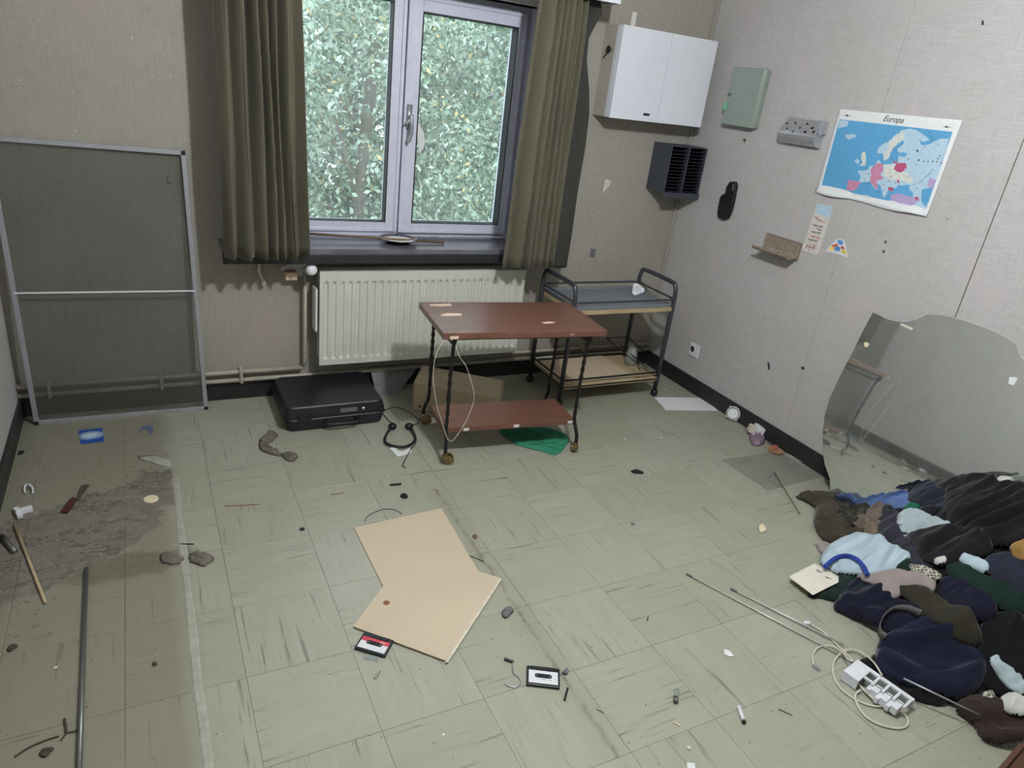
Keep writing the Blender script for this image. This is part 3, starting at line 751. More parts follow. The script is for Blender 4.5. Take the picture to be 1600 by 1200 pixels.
# ================================================================== BEIGE BOX
FLc = Vector((1.158, 3.044)); e1 = Vector((.381, -.222)); e1n = e1.normalized(); e2n = Vector((-e1n.y, e1n.x)); LBX, WBX, HBX = .44, .24, .16
T = Matrix(((e1n.x, e2n.x, 0, FLc.x), (e1n.y, e2n.y, 0, FLc.y), (0, 0, 1, 0), (0, 0, 0, 1)))
t = thing('beige_box', 'beige metal box lying on the floor behind the red table', 'box', (1.4, 3.05, 0))
b = MB(); prof = [(0, .001), (LBX, .001), (LBX, HBX*.72), (LBX, HBX*.80), (0, HBX)]
b.add([T @ Vector((x, y, z)) for y in (.0, WBX) for x, z in ((0, .001), (LBX, .001), (LBX, HBX*.85), (.0, HBX))], [(0, 1, 2, 3), (7, 6, 5, 4), (0, 4, 5, 1), (1, 5, 6, 2), (2, 6, 7, 3), (3, 7, 4, 0)])
b.build('body', 'boxm', t, bevel=.006)
b = MB(); b.box(-.004, .0, .0, WBX, .004, HBX+.001, T).box(LBX, LBX+.004, 0, WBX, .004, HBX*.85, T); b.build('end_cap', 'boxm', t, bevel=.001)
TT = T @ Matrix.Translation((.035, -.001, .03)) @ Matrix.Rotation(math.pi/2, 4, 'X')
MB().lathe([(0, -.001), (.006, -.001), (.006, .002), (0, .002)], 10, TT, caps=False).build('screw_hole', 'hole', t)

# ================================================================== RED TABLE
ang = math.radians(-5.6); tc = (1.462, 2.662); HT = .63
T = rot_T(tc[0], tc[1], ang)
t = thing('side_table', 'small mahogany table with twisted black iron legs on brass casters', 'table', (tc[0], tc[1], 0))
top = MB().box(-.383, .383, -.207, .207, HT-.028, HT, T).build('tabletop', 'redwood', t, bevel=.002)
def patch(pts, z, name, m, par, th=.0008): return MB().prism([F(u, v, z+.0002) for u, v in pts], (0, 0, th)).build(name, m, par)
patch([(671, 475.5), (704, 474.5), (706, 478), (690, 479), (672, 478)], HT, 'peeled_patch', 'chip', top)
patch([(688, 492), (697, 489.5), (721, 490), (722, 493), (705, 494), (691, 494)], HT, 'peeled_patch', 'chip', top)
patch([(846, 504), (858, 502.5), (868, 503.5), (863, 505.5), (852, 506)], HT, 'peeled_patch', 'chip', top)
b = MB(); b.box(-.355, -.318, -.2082, -.2068, HT-.026, HT-.012, T).box(.20, .204, -.2082, -.2068, HT-.02, HT-.012, T).box(.212, .216, -.2082, -.2068, HT-.018, HT-.010, T).build('chipped_edge', 'chip', top)
sh = MB().box(-.330, .325, -.150, .085, .132, .158, T).build('lower_shelf', 'redwood', t, bevel=.002)
for x in (-.235, .01, .29):
    MB().box(x, x+.026, -.1512, -.1498, .138, .152, T).build('price_label', 'wlabel', sh)
fr = MB(); zf = HT-.036
LX, LY = .30, .165
def Tp(x, y, z): return T @ Vector((x, y, z))
fr.tube([Tp(-LX-.02, -LY-.012, zf), Tp(LX+.02, -LY-.012, zf)], .006, 6); fr.tube([Tp(-LX-.02, LY+.012, zf), Tp(LX+.02, LY+.012, zf)], .006, 6)
for sx in (-1, 1):
    fr.tube([Tp(sx*(LX+.02), LY+.012, zf), Tp(sx*(LX+.02), LY-.03, zf-.035), Tp(sx*(LX+.02), -LY+.03, zf-.035), Tp(sx*(LX+.02), -LY-.012, zf)], .007, 6)
fr.build('top_frame', 'iron', t, smooth=True)
for sx, sy in ((-1, -1), (1, -1), (-1, 1), (1, 1)):
    b = MB(); n = 44; pts = []; rads = []
    p0 = Vector((sx*(LX+.02), sy*(LY+.012), zf)); 
    path = smooth_path([p0, (sx*(LX+.022), sy*(LY+.008), zf-.02), (sx*(LX+.02), sy*LY*.96, zf-.05), (sx*(LX+.02), sy*LY*.92, .40), (sx*(LX+.018), sy*LY*.93, .20), (sx*(LX+.02), sy*LY*.96, .155), (sx*(LX+.022), sy*(LY*1.0+.012), .125), (sx*(LX+.026), sy*(LY+.028), .09), (sx*(LX+.026), sy*(LY+.030), .052)], 9)
    rads = [0.0085 + (0.0022*math.sin(p[2]*170) if .19 < p[2] < .52 else 0) for p in path]
    b.tube([Tp(*p) for p in path], .008, 8, rads=rads)
    lg = b.build('leg', 'iron', t, smooth=True)
    cx, cy = sx*(LX+.026), sy*(LY+.030)
    cst = MB(); CT = T @ Matrix.Translation((cx, cy, 0)) @ Matrix.Rotation(.7*sx+.5, 4, 'Z')
    cst.lathe([(0, .060), (.009, .058), (.013, .050), (.010, .044), (.016, .040), (.019, .028), (.0, .026)], 12, CT, caps=False)
    cst.lathe([(0, -.012), (.012, -.012), (.021, -.007), (.0225, 0), (.021, .007), (.012, .012), (0, .012)], 14, CT @ Matrix.Translation((.014, 0, .0232)) @ Matrix.Rotation(math.pi/2, 4, 'X'), caps=False)
    vs = []
    for k in range(9):
        a = math.radians(-20+k*25); vs.append((.014+.027*math.cos(a), .024+.027*math.sin(a)))
    for s_ in (-.014, .014):
        cst.prism([CT @ Vector((x, s_, max(z, .004))) for x, z in vs], (CT.to_3x3() @ Vector((0, .002, 0))))
    cst.build('caster', 'brass', lg, smooth=False)
b = MB(); pts = [WB(u, v, 2.44) for u, v in ((694, 532), (683, 550), (678, 570), (677, 590), (681, 625), (689, 655), (702, 689))]
pts2 = [WB(u, v, 2.44) for u, v in ((702, 689), (718, 675), (734, 645), (741, 620), (736, 595), (728, 572), (718, 557), (712, 540))]
b.tube(smooth_path(pts+pts2[1:], 5), .0015, 5)
tag(b.build('hanging_cord', 'cord', smooth=True), 'thin white cord looping down from the red table top', 'cord')

# ================================================================== SERVING CART
t = thing('serving_cart', 'black tubular serving cart with grey tray top by the corner', 'cart', (2.28, 3.08, 0))
X0, X1, Y0, Y1 = 1.955, 2.615, 2.915, 3.255
ZT = .575
for nm, x in (('handle_frame', X0), ('handle_frame', X1)):
    pts = [(x, Y1, .045)] + [(x, Y1, .60)] + smooth_path([(x, Y1, .62), (x, Y1-.012, .665), (x, Y1-.05, .683), (x, Y0+.05, .683), (x, Y0+.012, .665), (x, Y0, .62)], 5) + [(x, Y0, .045)]
    MB().tube(pts, .0125, 12).build(nm, 'tubeblk', t, smooth=True)
    for y in (Y0, Y1):
        b = MB(); b.lathe([(0, -.016), (.016, -.016), (.022, -.006), (.022, .006), (.016, .016), (0, .016)], 14, Matrix.Translation((x, y, .0225)) @ Matrix.Rotation(math.pi/2, 4, 'X') @ Matrix.Rotation(.5, 4, 'Y'), caps=False)
        b.tube([(x, y, .03), (x, y, .052)], .009, 8); b.build('wheel', 'black', t, smooth=True)
MB().box(X0+.013, X1-.013, Y0-.012, Y1+.01, ZT-.045, ZT-.022).build('upper_board', 'pine', t, bevel=.002)
MB().box(X0+.013, X1-.013, Y0-.012, Y1+.01, .105, .125).build('lower_board', 'pine', t, bevel=.002)
MB().box(X0+.015, X1-.17, Y0+.005, Y1+.0, .126, .133).build('shelf_sheet', 'card', t)
def loop(z, r=.006, x0=X0, x1=X1, y0=Y0-.01, y1=Y1+.01):
    c = .03; P = []
    for qx, qy, a0 in ((x1-c, y1-c, 0), (x0+c, y1-c, 90), (x0+c, y0+c, 180), (x1-c, y0+c, 270)):
        P += [(qx+c*math.cos(math.radians(a0+k*18)), qy+c*math.sin(math.radians(a0+k*18)), z) for k in range(6)]
    return MB().tube(P, r, 6, closed=True)
loop(ZT+.022).build('rail', 'tubeblk', t, smooth=True); loop(.158).build('rail', 'iron', t, smooth=True); loop(.118, .004, X0+.002, X1-.002, Y0-.014, Y1+.012).build('rail', 'iron', t, smooth=True)
b = MB(); b.tube([(2.44, Y1-.02, .255), (X1-.02, Y1-.02, .255), (X1-.01, Y0+.03, .205), (2.47, Y0+.03, .205)], .0035, 5, closed=True)
b.tube([(2.44, Y1-.02, .255), (2.47, Y0+.03, .205), (2.50, Y0+.03, .16)], .0035, 5); b.tube([(2.53, Y1-.04, .22), (2.55, Y0+.03, .17)], .0035, 5)
b.build('bottle_rack', 'iron', t, smooth=True)
tr2 = thing('tray', 'blue-grey metal tray lying on top of the serving cart', 'tray', (2.28, 3.08, ZT-.02))
def tf(z0): pass
b = MB(); a0, a1, c0_, c1_ = X0+.018, X1-.018, Y0-.006, Y1+.004
b.box(a0+.02, a1-.02, c0_+.02, c1_-.02, ZT-.0215, ZT-.006); b.build('base', 'tray', tr2)
b = MB()
for q in ((a0, a1, c0_, c0_+.02), (a0, a1, c1_-.02, c1_), (a0, a0+.02, c0_+.02, c1_-.02), (a1-.02, a1, c0_+.02, c1_-.02)): b.box(q[0], q[1], q[2], q[3], ZT-.0215, ZT-.001)
b.build('rim', 'tray', tr2, bevel=.003)
# triple socket adapter
ac = F(996, 452, ZT+.03)
t = thing('socket_adapter', 'round white triple socket adapter on the grey tray', 'adapter', (ac[0], ac[1], ZT-.006))
T = Matrix.Translation((ac[0], ac[1]+.0, ZT+.0215)) @ Matrix.Rotation(math.radians(-35), 4, 'Z') @ Matrix.Rotation(math.radians(52), 4, 'X')
def tri(r, k=.14): return [(r*(1+k*math.cos(3*a)-k*.4)*math.cos(a), r*(1+k*math.cos(3*a)-k*.4)*math.sin(a)) for a in [i*math.pi/15 for i in range(30)]]
b = MB(); tp = tri(.036); b.prism([T @ Vector((x, y, -.012)) for x, y in tp], T.to_3x3() @ Vector((0, 0, .034))); b.build('housing', 'whitepl', t, bevel=.003)
for k in range(3):
    a = math.radians(60+k*120+0); P2 = T @ Matrix.Translation((.0175*math.cos(a), .0175*math.sin(a), .0222))
    s = MB().lathe([(.0118, 0), (.0135, 0), (.0135, .001), (.0118, .001)], 16, P2, caps=False).build('socket_ring', 'tape', t)
    b = MB(); 
    for dx in (-.005, .005): b.lathe([(0, .0), (.0022, .0), (.0022, .001), (0, .001)], 8, P2 @ Matrix.Translation((dx, 0, 0)), caps=False)
    b.build('socket_hole', 'hole', s)
g = F(997, 560, .14)
b = MB(); gx, gy = 2.56, 3.12; b.lathe([(0, .1265), (.032, .1265), (.035, .135), (.035, .20), (.026, .215), (.026, .23), (.023, .23), (.023, .213), (.031, .198), (.031, .135), (0, .131)], 18, rot_T(gx, gy, 0), caps=False)
tag(b.build('glass_jar', 'clear', smooth=True), 'clear empty jar on the lower shelf of the serving cart', 'jar')

# ================================================================== WALL THINGS
cf = 3.214
c_bl, c_br, c_tl, c_tr = WB(952, 183, cf), WB(1095, 200, cf), WB(976, 37, cf), WB(1122, 66, cf)
cx0_, cx1_ = (c_bl[0]+c_tl[0])/2, (c_br[0]+c_tr[0])/2; cz0, cz1 = (c_bl[2]+c_br[2])/2, (c_tl[2]+c_tr[2])/2
t = thing('wall_cupboard', 'white two-door cupboard hanging on the back wall right of the curtain', 'cupboard', ((cx0_+cx1_)/2, B, cz0))
MB().box(cx0_+.002, cx1_-.002, cf+.055, B-.0005, cz0, cz1).build('carcass', 'carc', t, bevel=.002)
MB().box(cx0_, cx1_, cf+.019, cf+.053, cz0+.001, cz1-.001).build('face_frame', 'white', t, bevel=.002)
xm = WB(1024, 190, cf)[0]; xm2 = (cx0_+cx1_)/2
d1 = MB().box(cx0_, xm2-.0012, cf, cf+.018, cz0, cz1).build('door', 'white', t, bevel=.0015)
MB().box(xm2+.0012, cx1_, cf, cf+.018, cz0, cz1).build('door', 'white', t, bevel=.0015)
p = WB(1010, 179, cf); MB().box(p[0]-.02, p[0]+.02, cf-.0015, cf+.002, p[2]-.006, p[2]+.006).build('finger_slot', 'black', d1, label='small black slot')
kb = (cx0_, cf+.10, cz1-.12); b = MB(); T = Matrix.Translation((cx0_+.002, cf+.09, cz1-.115)) @ Matrix.Rotation(-math.pi/2, 4, 'Y')
b.lathe([(0, 0), (.008, 0), (.006, .008), (.018, .012), (.018, .016), (0, .018)], 16, T, caps=False); b.tube([(cx0_-.008, cf+.095, cz1-.13), (cx0_-.018, cf+.112, cz1-.15), (cx0_-.012, cf+.122, cz1-.155)], .003, 6)
b.build('side_hook', 'black', t, smooth=True, label='black hook on the left side')
p = WB(989, 33, B)
tag(MB().box(p[0]-.014, p[0]+.014, B-.006, B-.0004, cz1-.0+.003, cz1+.08).build('fixing_strip', 'rad_w', bevel=.001), 'small white fixing strip on the wall above the cupboard', 'strip')

# organiser
of = 3.215
a0, a1 = WB(1051, 227, of)[0], min(2.894, WB(1107, 229, of)[0]); z1 = WB(1051, 227, of)[2]; z0 = WB(1037, 302, of)[2]
t = thing('cassette_rack', 'dark slate cassette rack with two columns on the back wall under the cupboard', 'rack', ((a0+a1)/2, B, z0-.02))
b = MB(); w = .006
b.box(a0, a0+w, of, B-.001, z0, z1).box(a1-w, a1, of, B-.001, z0, z1).box(a0+w, a1-w, of, B-.001, z1-w, z1).box(a0+w, a1-w, of, B-.001, z0, z0+w).box(a0+w, a1-w, B-.008, B-.001, z0+w, z1-w)
am = (a0+a1)/2; b.box(am-.004, am+.004, of-.001, B-.008, z0+w, z1-w)
b.build('casing', 'org', t, bevel=.001)
MB().box(a0, a1, of-.012, of+.0, z0-.022, z0+.008).build('front_lip', 'org', t, bevel=.003)
n = 13
for col, (p, q) in enumerate(((a0+w, am-.004), (am+.004, a1-w))):
    for k in range(n):
        z = z0+w+.006+(z1-z0-2*w-.01)*k/n
        MB().add([(p+.001, of+.004, z), (q-.001, of+.004, z), (q-.001, B-.01, z-.012+.008), (p+.001, B-.01, z-.004), (p+.001, of+.004, z+.0025), (q-.001, of+.004, z+.0025), (q-.001, B-.01, z-.0015), (p+.001, B-.01, z-.0015)], [(0, 1, 2, 3), (7, 6, 5, 4), (0, 4, 5, 1), (1, 5, 6, 2), (2, 6, 7, 3), (3, 7, 4, 0)]).build('slot_divider', 'orgd', t)

# grey enamel box on right wall
gx = RW-.051
P = [WR(u, v, gx) for u, v in ((1146, 103), (1195, 109), (1174, 199), (1126, 195))]
gy1 = (P[0][1]+P[3][1])/2; gy0 = (P[1][1]+P[2][1])/2; gz1 = (P[0][2]+P[1][2])/2; gz0 = (P[2][2]+P[3][2])/2
t = thing('key_cabinet', 'sage-grey metal cabinet on the right wall near the corner', 'cabinet', (RW, (gy0+gy1)/2, gz0))
MB().box(gx+.012, RW-.0005, gy0, gy1, gz0, gz1).build('body', 'greycab', t, bevel=.008, seg=3)
MB().box(gx, gx+.013, gy0-.001, gy1+.001, gz0-.001, gz1+.001).build('door', 'greycab', t, bevel=.006, seg=3)
p = WR(1133, 165, gx); MB().box(gx-.008, gx+.004, gy1-.016, gy1+.004, p[2]-.022, p[2]+.018).build('catch', 'green_pl', t, bevel=.003, label='mint green catch')
p = WR(1140, 148, gx); MB().box(gx-.003, gx+.002, gy1-.03, gy1-.008, p[2]-.008, p[2]+.009).build('lock_plate', 'tape', t, bevel=.002)

# chrome perforated dispenser
P = [WR(u, v, RW-.03) for u, v in ((1227, 183), (1290, 190), (1277, 232), (1218, 222))]
y1_, y0_ = (P[0][1]+P[3][1])/2, (P[1][1]+P[2][1])/2+.01; zt, zb_ = P[0][2]+.0, P[2][2]
t = thing('chrome_holder', 'chrome perforated holder on the right wall left of the map', 'holder', (RW, (y0_+y1_)/2, zb_))
b = MB(); nn_ = 12; R_ = .045
zm = zb_+.045
prof = [(RW-.002, zt+.004), (RW-.012, zt), (RW-.056, zm+.012), (RW-.060, zm), (RW-.058, zm-.016), (RW-.048, zm-.032), (RW-.03, zb_+.003), (RW-.001, zb_-.002)]
b.add([(x, y, z) for y in (y0_, y1_) for x, z in prof], [tuple(range(len(prof))), tuple(range(2*len(prof)-1, len(prof)-1, -1))] + [(i, len(prof)+i, len(prof)+(i+1) % len(prof), (i+1) % len(prof)) for i in range(len(prof))])
b.build('shell', 'chrome', t, bevel=.002)
rg = random.Random(4); b = MB()
for k in range(9):
    u = .10+.80*k/8; v = (.3, .7, .2, .85, .5, .15, .75, .4, .65)[k]; y = y1_+(y0_-y1_)*u; z = zt-.008-(zt-zm-.012)*v
    x = RW-.012-.044*(zt-z)/(zt-zm-.012)-.001; r = rg.uniform(.004, .0075)
    T = Matrix.Translation((x-.0012, y, z)) @ Matrix.Rotation(math.radians(-58), 4, 'Y'); b.lathe([(0, .0), (r, .0), (r, .0012), (0, .0014)], 10, T, caps=False)
b.build('perforation', 'hole', t)
b = MB(); b.box(RW-.060, RW-.002, y0_-.012, y0_-.003, zt-.055, zt+.004); b.tube([(RW-.05, y0_-.018, zt), (RW-.05, y0_-.018, zt-.06)], .003, 6); b.box(RW-.04, RW-.03, y0_-.004, y0_+.001, zt-.04, zt-.03); b.build('side_clip', 'chrome', t, bevel=.001)

# phone handset shape
pt = [(1139, 284), (1148, 283.5), (1149.5, 290), (1146, 310), (1142, 328), (1136, 342), (1128, 343.5), (1120.5, 339), (1120, 330), (1124, 308), (1128, 304), (1132, 302), (1134, 292)]
t = thing('phone_handset', 'black telephone handset holder hanging on the right wall', 'phone', WR(1134, 343, RW))
MB().prism([WR(u, v, RW-.022) for u, v in pt], (.0215, 0, 0)).build('body', 'black', t, bevel=.006, seg=3)
MB().prism([WR(u, v, RW-.024) for u, v in ((1145, 288), (1147, 288), (1145, 298), (1143.5, 298))], (.002, 0, 0)).build('display_window', 'tape', t)

# ---------------- map of Europe
def mp(cx, cy, x): return WR(1270+.15*cx, 170+.15*cy, x)
XM = RW-.004
t = thing('wall_map', 'printed map of Europe pinned to the right wall', 'map', WR(1448, 338, RW))
c4 = [mp(275, 0, XM), mp(1560, 120, XM), mp(1185, 1130, XM), mp(30, 865, XM)]
def sheet(u, v):
    top_, bot = lerp(c4[0], c4[1], u), lerp(c4[3], c4[2], u); p = lerp(bot, top_, v)
    x = XM; 
    curl = max(0, 1-v/.12)**2*(.010*max(0, math.sin(u*9.5))+.004)
    return (x-curl, p[1], p[2] - (.004*math.sin(u*12) if v < .02 else 0))
MB().grid(sheet, 36, 30).build('sheet', 'paper', t, smooth=True, solid=.0006)
def land(pts, m, lvl=1, name='country'):
    if name == 'country':
        rj = random.Random(int(pts[0][0]*7+pts[0][1])); Q = []
        for i in range(len(pts)):
            (a, c), (d, e) = pts[i], pts[(i+1) % len(pts)]; L = math.hypot(d-a, e-c); n = max(1, int(L/16)); j = min(6, L*.12)
            Q.append((a, c)); Q += [(a+(d-a)*k/n+rj.uniform(-j, j), c+(e-c)*k/n+rj.uniform(-j, j)) for k in range(1, n)]
        pts = Q
    MB().prism([mp(a, c, XM-.0008-.00035*lvl) for a, c in pts], (.0003, 0, 0)).build(name, m, t)
land([(277, 108), (1455, 240), (1170, 1078), (80, 838)], 'mapsea', 0, 'sea')
land([(335, 262), (372, 270), (395, 262), (455, 272), (440, 300), (380, 322), (345, 300)], 'mapland', 1)
land([(270, 118), (375, 122), (360, 180), (258, 205)], 'mapland', 1)
land([(670, 460), (690, 400), (740, 365), (800, 330), (860, 270), (925, 225), (1010, 205), (1085, 225), (1130, 250), (1190, 300), (1215, 330), (1150, 345), (1110, 330), (1130, 380), (1200, 375), (1260, 340), (1340, 310), (1420, 310), (1300, 700), (1240, 830), (1170, 830), (1140, 870), (1130, 960), (1200, 960), (1180, 1050), (1120, 1060), (1060, 1000), (1040, 870), (1000, 830), (1015, 790), (940, 800), (900, 790), (860, 830), (800, 830), (770, 880), (740, 940), (725, 870), (700, 790), (640, 770), (680, 850), (640, 830), (600, 760), (530, 765), (480, 760), (500, 700), (465, 650), (560, 640), (600, 590), (650, 590), (680, 530), (720, 580), (780, 580), (850, 560), (885, 560), (890, 490), (960, 500), (985, 465), (890, 450), (885, 410), (950, 350), (940, 330), (880, 370), (825, 430), (790, 510), (745, 545), (730, 470)], 'mapland', 1)
land([(735, 470), (780, 430), (800, 340), (860, 285), (930, 240), (965, 290), (940, 325), (880, 365), (825, 425), (790, 510), (745, 545)], 'mapcream', 2)
land([(510, 460), (540, 440), (555, 510), (550, 590), (480, 600), (520, 560), (500, 520)], 'mapcream', 1)
land([(430, 545), (465, 515), (490, 540), (465, 580)], 'mapland', 1)
land([(650, 590), (665, 560), (730, 575), (735, 640), (700, 680), (740, 730), (660, 750), (680, 850), (645, 820), (590, 750), (610, 690), (600, 640)], 'mappink', 3)
land([(370, 740), (500, 765), (470, 810), (425, 855), (345, 840)], 'mappink', 3)
land([(870, 565), (965, 565), (975, 620), (915, 665), (840, 635)], 'maprose', 3)
land([(840, 545), (880, 550), (875, 570), (835, 565)], 'maprose', 3)
land([(740, 585), (850, 575), (840, 640), (980, 660), (1060, 750), (1000, 780), (940, 745), (820, 750), (735, 700)], 'mapcream', 2)
land([(870, 735), (900, 745), (905, 775), (880, 770)], 'maprose', 3)
land([(780, 815), (840, 820), (835, 860), (790, 850)], 'maprose', 3)
land([(800, 900), (900, 880), (1040, 920), (1100, 930), (1110, 960), (1030, 1010), (930, 990), (820, 950)], 'maplilac', 3)
land([(1060, 915), (1105, 925), (1095, 950), (1065, 945)], 'maprose', 4)
land([(360, 885), (590, 905), (580, 945), (400, 915)], 'mapcream', 1)
land([(1135, 840), (1225, 820), (1230, 850), (1195, 890), (1205, 960), (1170, 1020), (1130, 960)], 'mapsea', 4, 'sea')
land([(1220, 720), (1285, 745), (1240, 830), (1185, 810)], 'maplilac', 2)
b = MB(); b.tube([mp(a, c, XM-.0022) for a, c in ((1090, 775), (1140, 750), (1170, 710), (1225, 675), (1235, 630), (1270, 640))], .0007, 4); b.build('river_line', 'ink', t)
def wall_text(txt, cx, cy, size, m, shear=0, par=None, name='lettering', x=None):
    p = mp(cx, cy, (x if x else XM-.0012)); d = Vector(mp(cx+100, cy+10, p[0]))-Vector(p)
    R = Matrix(((0, 0, -1, p[0]), (-1, 0, 0, p[1]), (0, 1, 0, p[2]), (0, 0, 0, 1))); b = MB(); text_mesh(txt, size, R, b, shear); return b.build(name, m, par or t)
wall_text('Europa', 838, 112, .034, 'ink', .35)
b = MB()
for k, (a, c) in enumerate(((1090, 440), (1103, 535), (1155, 545), (1200, 550), (1250, 548), (1292, 550), (1300, 520), (1338, 565), (1320, 490))):
    s = 9 if k < 2 else 6; b.prism([mp(a-s, c-s, XM-.0018), mp(a+s, c-s, XM-.0018), mp(a+s, c+s, XM-.0018), mp(a-s, c+s, XM-.0018)], (.0003, 0, 0))
rg = random.Random(9)
for k in range(70):
    a, c = rg.uniform(480, 1330), rg.uniform(240, 1000)
    if a < 700 and c < 480: continue
    s = rg.uniform(2, 4); b.prism([mp(a-s*1.6, c-s, XM-.0026), mp(a+s*1.6, c-s, XM-.0026), mp(a+s*1.6, c+s, XM-.0026), mp(a-s*1.6, c+s, XM-.0026)], (.0003, 0, 0))
b.build('place_names', 'ink', t, kind='stuff')
b = MB()
for (cx, cy) in ((360, 70), (1395, 188)):
    b.prism([mp(cx-45, cy+2, XM-.001), mp(cx-12, cy-4, XM-.001), mp(cx+2, cy-13, XM-.001), mp(cx+10, cy-2, XM-.001), mp(cx+55, cy+6, XM-.001), mp(cx+5, cy+5, XM-.001), mp(cx, cy+13, XM-.001), mp(cx-12, cy+5, XM-.001)], (.0003, 0, 0))
b.build('corner_emblem', 'ink', t)

# sticker list (bookmark)
def wr_c(cx, cy, x, ox=1100, oy=140, s=.3125): return WR(ox+s*cx, oy+s*cy, x)
t = thing('list_card', 'narrow white card with red and black lines of writing under the map', 'card', WR(1265, 398, RW))
XC = RW-.003
MB().prism([wr_c(a, c, XC) for a, c in ((567, 568), (645, 585), (570, 830), (488, 803))], (.0025, 0, 0)).build('card', mat('cream_card', (206, 200, 194), .6), t)
MB().prism([wr_c(a, c, XC-.0006) for a, c in ((568, 570), (644, 587), (628, 640), (558, 620))], (.0004, 0, 0)).build('blue_header', 'mapland', t)
lines = [((550, 630), (572, 648), 'inkred'), ((566, 645), (602, 668), 'inkred'), ((545, 673), (598, 688), 'ink'), ((562, 690), (592, 708), 'ink'), ((536, 706), (588, 720), 'ink'), ((535, 728), (578, 744), 'inkred'), ((520, 744), (572, 760), 'ink')]
for (a, c), (d, e), m in lines:
    b = MB(); n = int((d-a)/7)
    for k in range(n):
        u0 = a+(d-a)*k/n; vv = c+(e-c)*k/n*.7; h = 6 + 5*((k*7) % 3)/2
        b.prism([wr_c(u0, vv, XC-.0006), wr_c(u0+4.5, vv+1, XC-.0006), wr_c(u0+3.5, vv+h, XC-.0006), wr_c(u0-1, vv+h, XC-.0006)], (.0003, 0, 0))
    b.build('text_line', m, t)
b = MB()
for k in range(12):
    a = k*.9; r = 14+8*math.sin(k*2.3); cx, cy = 532+r*1.3*math.cos(a), 785+r*.7*math.sin(a); b.prism([wr_c(cx-6, cy-3, XC-.0006), wr_c(cx+6, cy-1, XC-.0006), wr_c(cx+3, cy+5, XC-.0006)], (.0003, 0, 0))
b.build('drawing', 'inkred', t)
# triangular sticker
t = thing('sticker', 'small triangular sticker of blue, red and yellow shapes on the right wall', 'sticker', WR(1306, 402, RW))
def st(cx, cy, x): return WR(1180+cx*.1125, 340+cy*.1125, x)
MB().prism([st(a, c, RW-.0016) for a, c in ((1135, 298), (1225, 300), (1240, 345), (1290, 555), (980, 460), (1060, 370))], (.0014, 0, 0)).build('backing', 'wlabel', t)
for pts, m in (([(1140, 320), (1180, 305), (1220, 330), (1222, 365), (1190, 385), (1150, 360)], 'skblue'), ([(1060, 385), (1130, 360), (1160, 385), (1100, 410), (1060, 400)], 'skred'), ([(1020, 430), (1060, 400), (1100, 415), (1080, 455), (1030, 450)], 'skyel'), ([(1100, 415), (1150, 395), (1185, 420), (1170, 470), (1100, 460)], 'skblue'), ([(1185, 400), (1220, 395), (1250, 440), (1200, 440)], 'skred'), ([(1190, 445), (1250, 450), (1275, 510), (1200, 495)], 'skyel')):
    MB().prism([st(a, c, RW-.0022) for a, c in pts], (.0005, 0, 0)).build('printed_shape', m, t)

# ribbed taupe tray on wall
Pt = [st(a, c, RW-.004) for a, c in ((215, 222), (660, 352), (585, 640), (130, 470))]
yL, yR = WR(1200, 366, RW)[1], WR(1254, 379, RW)[1]
zT_ = (WR(1200, 366, RW)[2]+WR(1254, 379, RW)[2])/2; zB_ = zT_-.085
t = thing('ribbed_shelf', 'taupe ribbed plastic soap shelf on the right wall below the handset', 'shelf', (RW, (yL+yR)/2, zB_-.02))
def rib_fn(u, v):
    y = yL+(yR-yL)*u; a = v
    if a < .5: x, z = RW-.004-.006*0, zT_-(zT_-zB_)*(a/.5)*.86
    else:
        k = (a-.5)/.5; an = k*1.2; x = RW-.004-.085*math.sin(k*math.pi/2)*1.0; z = zB_+.012-.012*math.sin(k*math.pi)*1.2+ .012*k
    x -= .0065*(.5+.5*math.cos(u*2*math.pi*13)); return (x, y, z)
MB().grid(rib_fn, 121, 22).build('ribbed_plate', 'ribbed', t, smooth=True, solid=.003)
b = MB(); 
for y in (yL, yR): b.box(RW-.012, RW-.0005, y-.003, y+.003, zB_, zT_+.001)
b.box(RW-.012, RW-.0005, yR+.003, yL-.003, zT_-.002, zT_+.002); b.build('side_flange', 'ribbed', t)

# wall socket
sp_ = WR(1086, 547, RW)
t = thing('wall_socket', 'white wall socket low on the right wall near the corner', 'socket', (RW, sp_[1], sp_[2]-.04))
MB().box(RW-.009, RW-.0005, sp_[1]-.04, sp_[1]+.04, sp_[2]-.04, sp_[2]+.04).build('face_plate', 'whitepl', t, bevel=.003)
T = Matrix.Translation((RW-.0095, sp_[1]+.012, sp_[2]+.004)) @ Matrix.Rotation(-math.pi/2, 4, 'Y')
s = MB().lathe([(.019, 0), (.022, 0), (.022, .004), (.019, .004)], 20, T, caps=False).build('socket_ring', 'whitepl', t)
MB().lathe([(0, .0), (.019, .0), (.019, .0008), (0, .001)], 18, T, caps=False).build('socket_well', 'ink', s)

